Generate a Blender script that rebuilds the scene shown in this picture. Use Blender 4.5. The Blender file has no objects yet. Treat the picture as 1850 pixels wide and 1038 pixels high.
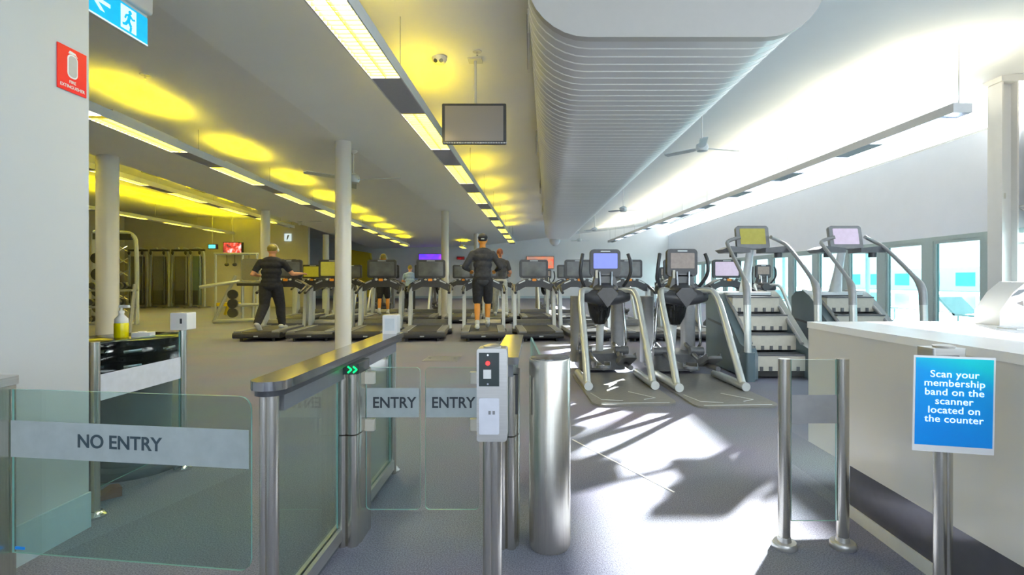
import bpy, math, random
from mathutils import Vector, Matrix
random.seed(4)
PI = math.pi
R = math.radians
C = bpy.context.scene.collection
scn = bpy.context.scene
# ------------------------------------------------------------ camera, world, sun, exposure
H = 1.2
cam_d = bpy.data.cameras.new('camera'); cam = bpy.data.objects.new('camera', cam_d); C.objects.link(cam)
cam.location = (0, 0, H); cam.rotation_euler = (PI/2, 0, 0)
cam_d.sensor_width = 36; cam_d.lens = 950/1850*36
cam_d.shift_x = -37/1850; cam_d.shift_y = -14/1850
cam_d.clip_start = .05; cam_d.clip_end = 400
scn.camera = cam
SKY = 5.6; SUN = 50.0; SUN_AZ = 37.6; SUN_EL = 18.6
UP_Y = 42.0; UP_R = 230.0; DOWN = 19.0
scn.view_settings.view_transform = 'Standard'
scn.view_settings.look = 'None'
scn.view_settings.exposure = 0.60
scn.view_settings.gamma = 1
scn.view_settings.use_curve_mapping = False
w = bpy.data.worlds.new('world'); scn.world = w; w.use_nodes = True
bg = w.node_tree.nodes['Background']; bg.inputs[0].default_value = (.90, .95, 1.0, 1); bg.inputs[1].default_value = SKY
sd = bpy.data.lights.new('sun', 'SUN'); so = bpy.data.objects.new('sun', sd); C.objects.link(so)
sd.energy = SUN; sd.angle = R(.8); sd.color = (1, .97, .92)
sv = Vector((math.sin(R(SUN_AZ))*math.cos(R(SUN_EL)), math.cos(R(SUN_AZ))*math.cos(R(SUN_EL)), math.sin(R(SUN_EL))))
so.rotation_euler = sv.to_track_quat('Z', 'Y').to_euler()
so.location = (20, 30, 12)

# ------------------------------------------------------------ materials
def mat(name, col, rough=.5, metal=0, var=.06, scale=20, bump=0, bscale=200, spec=.5, emit=None, estr=0, coat=0, stretch=None):
    m = bpy.data.materials.new(name); m.use_nodes = True
    nt = m.node_tree; b = nt.nodes['Principled BSDF']
    tc = nt.nodes.new('ShaderNodeTexCoord')
    src = tc.outputs['Object']
    if stretch:
        mp = nt.nodes.new('ShaderNodeMapping'); mp.inputs['Scale'].default_value = stretch
        nt.links.new(src, mp.inputs[0]); src = mp.outputs[0]
    n = nt.nodes.new('ShaderNodeTexNoise'); n.inputs['Scale'].default_value = scale; n.inputs['Detail'].default_value = 4
    nt.links.new(src, n.inputs['Vector'])
    r = nt.nodes.new('ShaderNodeValToRGB')
    c0 = [max(0, c*(1-var)) for c in col]; c1 = [min(1, c*(1+var)) for c in col]
    r.color_ramp.elements[0].position = .3; r.color_ramp.elements[1].position = .7
    r.color_ramp.elements[0].color = (*c0, 1); r.color_ramp.elements[1].color = (*c1, 1)
    nt.links.new(n.outputs['Fac'], r.inputs[0]); nt.links.new(r.outputs[0], b.inputs['Base Color'])
    b.inputs['Roughness'].default_value = rough; b.inputs['Metallic'].default_value = metal
    b.inputs['Specular IOR Level'].default_value = spec
    b.inputs['Coat Weight'].default_value = coat
    if bump:
        n2 = nt.nodes.new('ShaderNodeTexNoise'); n2.inputs['Scale'].default_value = bscale
        nt.links.new(src, n2.inputs['Vector'])
        bp = nt.nodes.new('ShaderNodeBump'); bp.inputs['Strength'].default_value = bump; bp.inputs['Distance'].default_value = .004
        nt.links.new(n2.outputs['Fac'], bp.inputs['Height']); nt.links.new(bp.outputs[0], b.inputs['Normal'])
    if emit:
        b.inputs['Emission Color'].default_value = (*emit, 1); b.inputs['Emission Strength'].default_value = estr
    return m
def glassmat(name, tint, refl=.10, rough=.02):
    m = bpy.data.materials.new(name); m.use_nodes = True; nt = m.node_tree
    for n in list(nt.nodes): nt.nodes.remove(n)
    o = nt.nodes.new('ShaderNodeOutputMaterial'); t = nt.nodes.new('ShaderNodeBsdfTransparent'); g = nt.nodes.new('ShaderNodeBsdfGlossy')
    g.inputs['Roughness'].default_value = rough
    no = nt.nodes.new('ShaderNodeTexNoise'); no.inputs['Scale'].default_value = 3
    rp = nt.nodes.new('ShaderNodeValToRGB')
    rp.color_ramp.elements[0].color = (*[c*.99 for c in tint], 1); rp.color_ramp.elements[1].color = (*tint, 1)
    nt.links.new(no.outputs['Fac'], rp.inputs[0]); nt.links.new(rp.outputs[0], t.inputs[0])
    lw = nt.nodes.new('ShaderNodeLayerWeight'); lw.inputs[0].default_value = .5
    f = nt.nodes.new('ShaderNodeMath'); f.operation = 'POWER'; f.inputs[1].default_value = 4.0; nt.links.new(lw.outputs['Facing'], f.inputs[0])
    ma = nt.nodes.new('ShaderNodeMath'); ma.operation = 'MULTIPLY_ADD'; ma.inputs[1].default_value = .55; ma.inputs[2].default_value = refl*.4
    mx = nt.nodes.new('ShaderNodeMixShader')
    nt.links.new(f.outputs[0], ma.inputs[0]); nt.links.new(ma.outputs[0], mx.inputs[0])
    nt.links.new(t.outputs[0], mx.inputs[1]); nt.links.new(g.outputs[0], mx.inputs[2]); nt.links.new(mx.outputs[0], o.inputs[0])
    return m
def frostmat(name, col, alpha):
    m = mat(name, col, .5); b = m.node_tree.nodes['Principled BSDF']; b.inputs['Alpha'].default_value = alpha
    return m
def emitmat(name, col, s):
    return mat(name, tuple(min(1, c) for c in col), .5, emit=col, estr=s, var=.02)

M = {}
def carpet():
    m = mat('carpet', (.215, .215, .25), .95, var=.0, spec=.15)
    nt = m.node_tree; b = nt.nodes['Principled BSDF']
    n = nt.nodes.new('ShaderNodeTexNoise'); n.inputs['Scale'].default_value = 160; n.inputs['Detail'].default_value = 6
    n2 = nt.nodes.new('ShaderNodeTexNoise'); n2.inputs['Scale'].default_value = 1.2
    tc = nt.nodes.new('ShaderNodeTexCoord')
    nt.links.new(tc.outputs['Object'], n.inputs['Vector']); nt.links.new(tc.outputs['Object'], n2.inputs['Vector'])
    r = nt.nodes.new('ShaderNodeValToRGB'); r.color_ramp.elements[0].position = .35; r.color_ramp.elements[1].position = .65
    r.color_ramp.elements[0].color = (.175, .18, .235, 1); r.color_ramp.elements[1].color = (.335, .34, .425, 1)
    mx = nt.nodes.new('ShaderNodeMix'); mx.data_type = 'RGBA'; mx.blend_type = 'MULTIPLY'; mx.inputs[0].default_value = .25
    nt.links.new(n.outputs['Fac'], r.inputs[0]); nt.links.new(r.outputs[0], mx.inputs[6]); nt.links.new(n2.outputs['Color'], mx.inputs[7])
    nt.links.new(mx.outputs[2], b.inputs['Base Color'])
    bp = nt.nodes.new('ShaderNodeBump'); bp.inputs['Strength'].default_value = .5; bp.inputs['Distance'].default_value = .004
    nt.links.new(n.outputs['Fac'], bp.inputs['Height']); nt.links.new(bp.outputs[0], b.inputs['Normal'])
    return m
M['carpet'] = carpet()
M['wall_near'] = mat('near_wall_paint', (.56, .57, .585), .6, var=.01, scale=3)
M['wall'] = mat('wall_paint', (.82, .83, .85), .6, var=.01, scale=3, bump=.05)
M['wall_blue'] = mat('wall_paint_cool', (.80, .82, .90), .6, var=.01, scale=3)
M['wall_beige'] = mat('wall_paint_beige', (.66, .63, .50), .7, var=.03, scale=2)
M['ceil'] = mat('ceiling_paint', (.84, .84, .845), .7, var=.01, scale=2)
M['skirt'] = mat('skirting_vinyl', (.50, .60, .66), .35, var=.02)
M['column'] = mat('column_paint', (.72, .71, .69), .25, var=.01, scale=4)
M['duct'] = mat('duct_slat_metal', (.60, .60, .61), .28, var=.02, scale=3, spec=.6)
M['duct_in'] = mat('duct_gap', (.93, .93, .92), .6)
M['duct_end'] = mat('duct_end_panel', (.44, .43, .41), .5, var=.01)
M['housing'] = mat('light_housing', (.55, .55, .56), .45, var=.02)
M['blank'] = mat('light_blank_panel', (.33, .33, .36), .5, var=.03)
M['blade'] = mat('louvre_blade_lamp_tint', (.8, .66, .05), .3, var=.02)  # yellow tint of the lamp light put into the blade colour
M['up_yellow'] = emitmat('uplight_tube_yellow', (1, .80, .0), UP_Y)
M['up_yellow_soft'] = emitmat('uplight_tube_soft', (1, .78, .0), UP_Y*.6)
M['up_yellow_far'] = emitmat('uplight_tube_far', (1, .80, .0), UP_Y*3.2)
M['blade_w'] = mat('louvre_blade_white', (.75, .8, .9), .3, var=.02)
M['down_yellow'] = emitmat('downlight_tube_yellow', (1, .94, .68), DOWN)
M['up_white'] = emitmat('uplight_tube_white', (1, .92, .66), UP_R)
M['down_blue'] = emitmat('downlight_tube_cool', (.70, .84, 1), 9.0)
M['steel'] = mat('brushed_steel', (.62, .59, .53), .27, .95, var=.10, scale=6, stretch=(40, 40, .6), bump=.04)
M['steel_h'] = mat('brushed_steel_flat', (.60, .59, .57), .35, .8, var=.06, scale=6, stretch=(1, 1, 40))
M['chrome'] = mat('chrome', (.75, .76, .78), .12, 1, var=.02)
M['silver'] = mat('silver_paint', (.55, .58, .57), .28, .45, var=.03)
M['lightgrey'] = mat('light_grey_plastic', (.56, .60, .62), .35, .15, var=.04)
M['midgrey'] = mat('mid_grey_plastic', (.22, .225, .24), .4, var=.06)
M['dark'] = mat('dark_plastic', (.045, .047, .055), .35, var=.12)
M['darkgrey'] = mat('dark_grey_plastic', (.10, .105, .115), .38, var=.1)
M['rubber'] = mat('rubber', (.03, .03, .03), .8, var=.2)
M['belt'] = mat('treadmill_belt', (.055, .055, .055), .33, var=.2, scale=60)
M['mat_rubber'] = mat('foot_mat_rubber', (.20, .20, .195), .5, var=.08, scale=30)
M['teal'] = mat('stair_machine_panel', (.10, .145, .17), .3, var=.06, scale=4)
M['cream'] = mat('stair_riser_plastic', (.52, .50, .43), .45, var=.04)
M['screen_dark'] = mat('screen_glass_dark', (.13, .14, .15), .12, var=.3, scale=4)
M['screen_blue'] = mat('screen_blue', (.10, .12, .40), .12, emit=(.22, .28, .95), estr=.55)
M['screen_warm'] = mat('screen_warm_grey', (.30, .24, .21), .2, var=.1)
M['screen_reflection'] = mat('screen_painted_reflection', (.34, .32, .10), .15, emit=(.9, .8, .0), estr=.10)  # yellow reflection put into the screen's colour and faint glow
M['screen_lilac'] = mat('screen_lilac', (.45, .38, .5), .2, emit=(.8, .65, .8), estr=.25)
M['orange'] = mat('orange_button', (.9, .33, .03), .4)
M['red'] = mat('red_sign', (.95, .0, .003), .45, var=.02)
M['white'] = mat('white_print', (.85, .85, .86), .5, var=.01)
M['offwhite'] = mat('off_white_plastic', (.70, .71, .70), .4, var=.02)
M['counter'] = mat('counter_laminate', (.66, .65, .62), .3, var=.01, scale=4, coat=.2)
M['counter_top'] = mat('counter_top_white', (.88, .88, .88), .25, var=.01)
M['kick'] = mat('kick_panel_grey', (.13, .13, .155), .14, .3, var=.05)
M['signblue'] = mat('sign_blue', (.0, .27, .86), .3, var=.02)
M['exitblue'] = mat('exit_sign_blue', (.0, .42, .72), .4, emit=(.0, .5, .85), estr=.45)
M['exitwhite'] = mat('exit_sign_white', (.7, .8, .9), .4, emit=(.6, .78, .95), estr=.5)
M['green_led'] = emitmat('green_led', (.0, 1, .12), 2.5)
M['red_led'] = emitmat('red_led', (1, .02, .02), 3)
M['black_panel'] = mat('reader_panel', (.03, .045, .045), .25)
M['rail'] = mat('rail_top_gloss', (.36, .36, .37), .13, .85, var=.03)
M['rail_side'] = mat('rail_side_grey', (.20, .21, .23), .35, .3, var=.04)
M['text'] = mat('dark_lettering', (.03, .04, .05), .5)
M['text_teal'] = mat('dark_teal_lettering', (.04, .07, .09), .5)
M['glass'] = glassmat('gate_glass', (.80, .905, .885))
M['glass_clear'] = glassmat('clear_glass', (.93, .97, .97))
M['glass_edge'] = mat('glass_edge_green', (.28, .52, .50), .2)
M['frost'] = frostmat('frosted_band', (.44, .50, .51), .85)
M['frost2'] = frostmat('frosted_band_white', (.66, .68, .76), .97)
M['frost3'] = frostmat('frosted_band_grey', (.42, .42, .43), .85)
M['winframe'] = mat('window_frame_grey', (.34, .42, .43), .4, var=.03)
M['winglass'] = glassmat('window_glass', (.44, .56, .57), .05)
M['clearglass'] = glassmat('clerestory_glass', (.93, .96, .97), .05)
M['yellow_liquid'] = mat('yellow_liquid', (.85, .75, .0), .2)
M['black_gloss'] = mat('black_gloss', (.012, .013, .014), .12, var=.2)
M['brown'] = mat('brown_wood', (.22, .10, .06), .5, var=.2)
M['steelgrey'] = mat('grey_powder_coat', (.32, .33, .34), .4, .3, var=.05)
M['smoke'] = mat('smoked_panel', (.13, .13, .16), .25, var=.1)
M['olive'] = mat('olive_wall_panel', (.85, .66, .03), .6, var=.05)
M['pool'] = mat('pool_water', (.08, .60, .70), .08, var=.15, scale=.7, bump=.3, bscale=3)
M['deck'] = mat('pool_deck_tiles', (.42, .55, .56), .6, var=.05)
M['canopy'] = mat('canopy_grey_green', (.42, .52, .52), .6, var=.05, scale=1)
M['skin'] = mat('skin', (.72, .36, .20), .5, var=.05)
M['skin_tan'] = mat('skin_orange_tan', (.78, .33, .06), .5, var=.05)  # orange-tanned skin colour
M['cloth_black'] = mat('black_cloth', (.022, .023, .03), .85, var=.3, bump=.2, bscale=60)
M['cloth_char'] = mat('charcoal_cloth', (.05, .052, .065), .85, var=.25, bump=.2, bscale=60)
M['cloth_grey'] = mat('pale_grey_cloth', (.42, .44, .42), .85, var=.15, bump=.2, bscale=60)
M['cloth_blue'] = mat('light_blue_cloth', (.35, .48, .75), .85, var=.1)
M['hair_blond'] = mat('dark_blond_hair', (.30, .25, .05), .7, var=.3, scale=60)
M['hair_brown'] = mat('red_brown_hair', (.20, .06, .03), .7, var=.3, scale=60)
M['shoe'] = mat('white_shoe', (.66, .68, .66), .6, var=.08)
M['eye'] = mat('eye_dark', (.03, .02, .02), .2)
M['tvscreen'] = mat('tv_screen_off', (.33, .29, .265), .25, var=.03, scale=1)

# ------------------------------------------------------------ mesh builder
class MB:
    def __init__(s): s.v = []; s.f = []; s.mi = []; s.M = None; s.cur = 0
    def add(s, vs, fs):
        o = len(s.v)
        if s.M is not None: vs = [s.M @ Vector(p) for p in vs]
        s.v += [tuple(p) for p in vs]; s.f += [tuple(i+o for i in f) for f in fs]; s.mi += [s.cur]*len(fs)
        return s
    def box(s, x0, x1, y0, y1, z0, z1):
        return s.add([(x0,y0,z0),(x1,y0,z0),(x1,y1,z0),(x0,y1,z0),(x0,y0,z1),(x1,y0,z1),(x1,y1,z1),(x0,y1,z1)],
              [(0,3,2,1),(4,5,6,7),(0,1,5,4),(1,2,6,5),(2,3,7,6),(3,0,4,7)])
    def cbox(s, c, d, rot=None):
        a = [(x*d[0]/2, y*d[1]/2, z*d[2]/2) for z in (-1,1) for x,y in ((-1,-1),(1,-1),(1,1),(-1,1))]
        if rot is not None: a = [rot @ Vector(p) for p in a]
        return s.add([(p[0]+c[0],p[1]+c[1],p[2]+c[2]) for p in a], [(0,3,2,1),(4,5,6,7),(0,1,5,4),(1,2,6,5),(2,3,7,6),(3,0,4,7)])
    def prism(s, poly, axis, a, b):
        n = len(poly)
        def P(u, v, t): return {'x':(t,u,v),'y':(u,t,v),'z':(u,v,t)}[axis]
        vs = [P(u,v,a) for u,v in poly]+[P(u,v,b) for u,v in poly]
        fs = [tuple(range(n-1,-1,-1)), tuple(range(n,2*n))]+[(i,(i+1)%n,n+(i+1)%n,n+i) for i in range(n)]
        ar = sum(poly[i][0]*poly[(i+1)%n][1]-poly[(i+1)%n][0]*poly[i][1] for i in range(n))
        flip = (ar < 0) ^ (axis == 'y') ^ (b < a)
        if flip: fs = [tuple(reversed(f)) for f in fs]
        return s.add(vs, fs)
    def rbox(s, x0, x1, y0, y1, z0, z1, r, axis='z', seg=4):
        if axis == 'z': u0,u1,v0,v1,a,b = x0,x1,y0,y1,z0,z1
        elif axis == 'y': u0,u1,v0,v1,a,b = x0,x1,z0,z1,y0,y1
        else: u0,u1,v0,v1,a,b = y0,y1,z0,z1,x0,x1
        return s.prism(rrect(u0,u1,v0,v1,r,seg), axis, a, b)
    def tube(s, pts, r, seg=10, cap=True, sq=1.0):
        pts = [Vector(p) for p in pts]; n = len(pts)
        rs = r if isinstance(r, (list, tuple)) else [r]*n
        vs = []; up = None
        for i, p in enumerate(pts):
            t = (pts[min(i+1,n-1)]-pts[max(i-1,0)]).normalized()
            if up is None:
                up = Vector((0,0,1)) if abs(t.z) < .9 else Vector((0,1,0))
            a = t.cross(up).normalized(); up = a.cross(t).normalized()
            for k in range(seg):
                th = 2*PI*k/seg
                vs.append(p + a*math.cos(th)*rs[i] + up*math.sin(th)*rs[i]*sq)
        fs = [(i*seg+k, i*seg+(k+1)%seg, (i+1)*seg+(k+1)%seg, (i+1)*seg+k) for i in range(n-1) for k in range(seg)]
        if cap: fs += [tuple(range(seg-1,-1,-1)), tuple((n-1)*seg+k for k in range(seg))]
        return s.add(vs, fs)
    def cyl(s, x, y, z0, z1, r, r1=None, seg=16): return s.tube([(x,y,z0),(x,y,z1)], [r, r if r1 is None else r1], seg)
    def lathe(s, prof, c, seg=24):
        n = len(prof)
        vs = [(c[0]+r*math.cos(2*PI*k/seg), c[1]+r*math.sin(2*PI*k/seg), c[2]+z) for r,z in prof for k in range(seg)]
        fs = [(i*seg+k, i*seg+(k+1)%seg, (i+1)*seg+(k+1)%seg, (i+1)*seg+k) for i in range(n-1) for k in range(seg)]
        fs += [tuple(range(seg-1,-1,-1)), tuple((n-1)*seg+k for k in range(seg))]
        return s.add(vs, fs)
    def ell(s, c, r, seg=12, rings=8, rot=None):
        vs = []; 
        for i in range(1, rings):
            ph = PI*i/rings
            for k in range(seg):
                th = 2*PI*k/seg
                vs.append(Vector((r[0]*math.sin(ph)*math.cos(th), r[1]*math.sin(ph)*math.sin(th), -r[2]*math.cos(ph))))
        vs += [Vector((0,0,-r[2])), Vector((0,0,r[2]))]
        if rot is not None: vs = [rot @ p for p in vs]
        vs = [p+Vector(c) for p in vs]; b = (rings-1)*seg
        fs = [(i*seg+k, i*seg+(k+1)%seg, (i+1)*seg+(k+1)%seg, (i+1)*seg+k) for i in range(rings-2) for k in range(seg)]
        fs += [(b, (k+1)%seg, k) for k in range(seg)] + [(b+1, (rings-2)*seg+k, (rings-2)*seg+(k+1)%seg) for k in range(seg)]
        return s.add(vs, fs)
    def mesh(s, name, mats):
        me = bpy.data.meshes.new(name); me.from_pydata(s.v, [], s.f)
        for m in (mats if isinstance(mats, (list, tuple)) else [mats]): me.materials.append(m)
        me.polygons.foreach_set('material_index', s.mi)
        me.polygons.foreach_set('use_smooth', [True]*len(s.f))
        me.update(); me.set_sharp_from_angle(angle=R(38))
        return me
    def build(s, name, mats, parent=None, loc=(0,0,0), rz=0):
        o = bpy.data.objects.new(name, s.mesh(name, mats)); C.objects.link(o)
        o.location = loc; o.rotation_euler = (0,0,rz)
        if parent: o.parent = parent
        return o
def rrect(u0,u1,v0,v1,r,seg=4):
    r = min(r, abs(u1-u0)/2-1e-4, abs(v1-v0)/2-1e-4); pts = []
    for cx,cy,a0 in ((u1-r,v0+r,-90),(u1-r,v1-r,0),(u0+r,v1-r,90),(u0+r,v0+r,180)):
        for k in range(seg+1):
            a = R(a0+90*k/seg); pts.append((cx+r*math.cos(a), cy+r*math.sin(a)))
    return pts
def arc(pts, n=5):   # round the polyline corners (Chaikin)
    for _ in range(2):
        q = [pts[0]]
        for a, b in zip(pts, pts[1:]):
            a, b = Vector(a), Vector(b); q += [a*.75+b*.25, a*.25+b*.75]
        q.append(pts[-1]); pts = q
    return pts
def tag(o, label=None, cat=None, group=None, kind=None):
    if label: o['label'] = label
    if cat: o['category'] = cat
    if group: o['group'] = group
    if kind: o['kind'] = kind
    return o
def thing(name, label, cat, loc=(0,0,0), rz=0, group=None):
    o = bpy.data.objects.new(name, None); C.objects.link(o); o.empty_display_size = .1
    o.location = loc; o.rotation_euler = (0,0,rz)
    return tag(o, label, cat, group)
def struct(name, mb, m, parent=None, loc=(0,0,0)):
    o = mb.build(name, m, parent, loc)
    if parent is None: o['kind'] = 'structure'
    return o
KIDS = {}
def kids(o): return [c for c in bpy.data.objects if c.parent == o]
def copy_tree(src, loc, rz=0, label=None, group=None):
    def rec(o, parent):
        c = o.copy(); C.objects.link(c); c.parent = parent
        for k in kids(o): rec(k, c)
        return c
    c = rec(src, None); c.location = loc; c.rotation_euler = (0,0,rz)
    if label: c['label'] = label
    if group: c['group'] = group
    return c
def text(body, size, m, parent, loc, rot, name='lettering', align='CENTER', sx=1, space=1, bold=0):
    cu = bpy.data.curves.new('t', 'FONT'); cu.body = body; cu.size = size; cu.align_x = align; cu.align_y = 'CENTER'
    cu.extrude = .0006; cu.space_character = space; cu.space_line = .92; cu.offset = bold
    to = bpy.data.objects.new('t', cu); C.objects.link(to)
    dg = bpy.context.evaluated_depsgraph_get(); dg.update()
    me = bpy.data.meshes.new_from_object(to.evaluated_get(dg)); me.name = name
    bpy.data.objects.remove(to); bpy.data.curves.remove(cu)
    me.materials.clear(); me.materials.append(m)
    o = bpy.data.objects.new(name, me); C.objects.link(o); o.parent = parent; o.location = loc; o.rotation_euler = rot; o.scale = (sx,1,1)
    return o
def glasspane(mb_poly, axis, a, b):    # body faces slot 0, edges slot 1
    m = MB(); n = len(mb_poly); m.prism(mb_poly, axis, a, b); m.mi = [0,0]+[1]*n
    return m
GL = lambda: [M['glass'], M['glass_edge']]
GC = lambda: [M['glass_clear'], M['glass_edge']]

# ------------------------------------------------------------ room shell
YF, YB = 34.0, -4.0
XR, XL = 8.8, -18.0
struct('floor', MB().box(XL-.2, XR+.2, YB, YF+.2, -.15, 0), M['carpet'])
def sofx(y): return -6.0-.125*y
cz = lambda x: 3.43+.1215*(x+3.05) if x > -3.05 else 3.43-.23*(-3.05-x)/4.1
m = MB()
T = .12
m.prism([(-3.05,3.43),(XR,cz(XR)),(XR,cz(XR)+T),(-3.05,3.43+T)], 'y', YB, YF)
struct('ceiling', m, M['ceil'])
m = MB()
y0, y1 = YB, YF
v = [(-3.05,y0,3.43),(sofx(y0),y0,3.2),(sofx(y1),y1,3.2),(-3.05,y1,3.43)]
m.add(v+[(p[0],p[1],p[2]+.5) for p in v], [(0,1,2,3),(7,6,5,4),(0,4,5,1),(1,5,6,2),(2,6,7,3),(3,7,4,0)])
struct('ceiling', m, M['ceil'])
m = MB()
v = [(sofx(y0),y0,3.70),(XL,y0,4.05),(XL,y1,4.05),(sofx(y1),y1,3.70)]
m.add(v+[(p[0],p[1],p[2]+.1) for p in v], [(0,1,2,3),(7,6,5,4),(0,4,5,1),(1,5,6,2),(2,6,7,3),(3,7,4,0)])
struct('ceiling', m, M['ceil'])
struct('wall_far', MB().box(XL, XR, YF, YF+.2, 0, 5), M['wall'])
struct('wall_gym', MB().box(XL, -9.9, 23.2, 23.4, 0, 4.2), M['wall_beige'])
struct('wall_left', MB().box(XL-.2, XL, YB, YF, 0, 4.2), M['wall_beige'])
struct('baseboard_far', MB().box(XL, XR, YF-.02, YF, 0, .15), M['skirt'])
# near partition at the left with skirting
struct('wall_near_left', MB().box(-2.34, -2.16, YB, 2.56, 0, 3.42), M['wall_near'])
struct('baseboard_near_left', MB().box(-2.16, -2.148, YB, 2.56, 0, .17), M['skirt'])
# right wall with its window strip
WH = 2.06
m = MB().box(XR, XR+.2, YB, YF, WH+.07, 4.10); m.box(XR, XR+.2, YB, YF, 4.80, 4.95)
struct('wall_right', m, M['wall_blue'])
y = YB; kk = 101
while y < YF-.5:
    y2 = min(y+6.34, YF)
    f = MB(); f.box(XR+.02, XR+.14, y, y+.05, 4.10, 4.80); f.box(XR+.02, XR+.14, y+.05, y2, 4.10, 4.15); f.box(XR+.02, XR+.14, y+.05, y2, 4.74, 4.80)
    o = struct('window_%d' % kk, f, M['column'])
    glasspane([(y+.05,4.15),(y2,4.15),(y2,4.74),(y+.05,4.74)], 'x', XR+.07, XR+.08).build('pane', [M['clearglass'], M['glass_edge']], o)
    y += 6.34; kk += 1
struct('trim_1', MB().box(XR-.03, XR+.1, YB, YF, WH-.02, WH+.07), M['winframe'])
struct('trim_2', MB().box(XR-.02, XR+.1, YB, YF, 0, .10), M['winframe'])
y = 10.26-1.55*8; k = 1
while y < YF-1.3:
    if not (9.2 < y < 9.9 or 9.2 < y+.6 < 9.9):
        f = MB(); f.box(XR-.04, XR+.08, y-.30, y, .10, WH-.02)
        for a in (y, y+1.19): f.box(XR-.02, XR+.06, a, a+.06, .10, WH-.02)
        f.box(XR-.02, XR+.06, y+.06, y+1.19, .10, .16); f.box(XR-.02, XR+.06, y+.06, y+1.19, WH-.08, WH-.02)
        o = struct('window_%d' % k, f, M['winframe'])
        glasspane([(y+.06,.16),(y+1.19,.16),(y+1.19,WH-.08),(y+.06,WH-.08)], 'x', XR+.015, XR+.025).build('pane', [M['winglass'], M['glass_edge']], o)
        k += 1
    y += 1.55
struct('trim_added_eave', MB().box(XR+.2, XR+.4, YB, YF, 4.88, 5.0), M['column'])  # unseen eave added to cut the sun, shortened to a stub
# structural steel column, cream wall return and bracing at the right edge
m = MB(); m.box(8.35, 8.38, 9.35, 9.65, 0, 4.8); m.box(8.62, 8.65, 9.35, 9.65, 0, 4.8); m.box(8.38, 8.62, 9.47, 9.53, 0, 4.8); m.box(8.3,8.72,9.3,9.7,4.72,4.84)
st = struct('trim_3', m, M['column'])
tp = MB().box(8.42, 8.52, 9.462, 9.469, 2.66, 2.76); tp.box(8.40, 8.45, 9.462, 9.469, 2.5, 2.62); tp.build('tape_patch', M['cream'], st)
m = MB()
for z in (2.5, 1.85): m.tube([(8.70, 9.4, z), (8.70, 7.4, z)], .03, 6)
m.tube([(8.70, 9.4, 2.5), (8.70, 8.5, 1.87)], .02, 6); m.tube([(8.70, 8.5, 2.5), (8.70, 7.6, 1.87)], .02, 6)
struct('trim_4', m, M['column'])
m = MB().box(8.74, 8.79, 7.0, 9.34, WH+.07, 4.8); struct('wall_right_return', m, mat('cream_board', (.70,.62,.42), .6))
# glazed entrance behind the camera
m = MB()
for x in (-2.1, 0, 2.1, 4.3, 6.5, 8.7): m.box(x-.04, x+.04, YB, YB+.08, 0, 3.4)
m.box(-2.14, 8.74, YB, YB+.08, 3.3, 3.4); m.box(-2.14, 8.74, YB, YB+.08, 0, .08)
dr = struct('door_1', m, M['winframe'])
for x in (-2.1, 0, 2.1, 4.3, 6.5):
    glasspane([(x+.04,.08),(x+2.06,.08),(x+2.06,3.3),(x+.04,3.3)], 'y', YB+.035, YB+.045).build('pane', [glassmat('entrance_glass', (.50,.52,.54)), M['glass_edge']], dr)
struct('wall_back', MB().box(XL, -2.16, YB-.1, YB, 0, 4.2), M['wall'])
# columns
def column(x, y, d, top, label):
    c = MB().cyl(x, y, 0, top, d/2, seg=28).build('column', M['column'])
    c.location = (0,0,0); tag(c, label, 'column', 'round white roof columns')
    b = MB().lathe([(d/2+.001,0),(d/2+.018,0),(d/2+.018,.05),(d/2+.001,.06)], (x,y,0), 28).build('base_collar', M['column'], c)
column(-3.06, 8.5, .255, 3.43, 'tall round white column standing in front of the front treadmills')
column(-2.86, 17.2, .24, 3.44, 'slim white column behind the running man, right of purple screen')
column(-2.75, 25.7, .22, 3.45, 'thin far white column behind the head of the man in a cap')
column(-6.95, 8.6, .31, 3.23, 'thick round white column at left, beside the near wall end')
column(-7.72, 15.2, .25, 3.19, 'round column rising behind the man in black tee')
column(-8.80, 22.4, .25, 3.12, 'distant column left of the tall front column')
# floor hatch and the pale floor joint
h = thing('floor_hatch', 'grey square access hatch set in the carpet beyond the gates', 'hatch', (-1.37, 8.0, 0))
MB().box(-.26,.26,-.26,.26,0,.004).build('frame', M['steelgrey'], h)
MB().box(-.24,.24,-.24,.24,.004,.007).build('lid', M['midgrey'], h)
for sx in (-1,1): MB().cyl(sx*.19, 0, .007, .010, .02, seg=10).build('lifting_ring', M['chrome'], h)
j = MB(); 
a = Vector((.30,3.95,0)); b = Vector((.80,2.97,0)); d = (b-a).normalized(); nrm = Vector((-d.y,d.x,0))*.006
j.add([a-nrm,b-nrm,b+nrm,a+nrm]+[p+Vector((0,0,.002)) for p in (a-nrm,b-nrm,b+nrm,a+nrm)], [(0,3,2,1),(4,5,6,7),(0,1,5,4),(1,2,6,5),(2,3,7,6),(3,0,4,7)])
struct('trim_5', j, M['white'])

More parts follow.
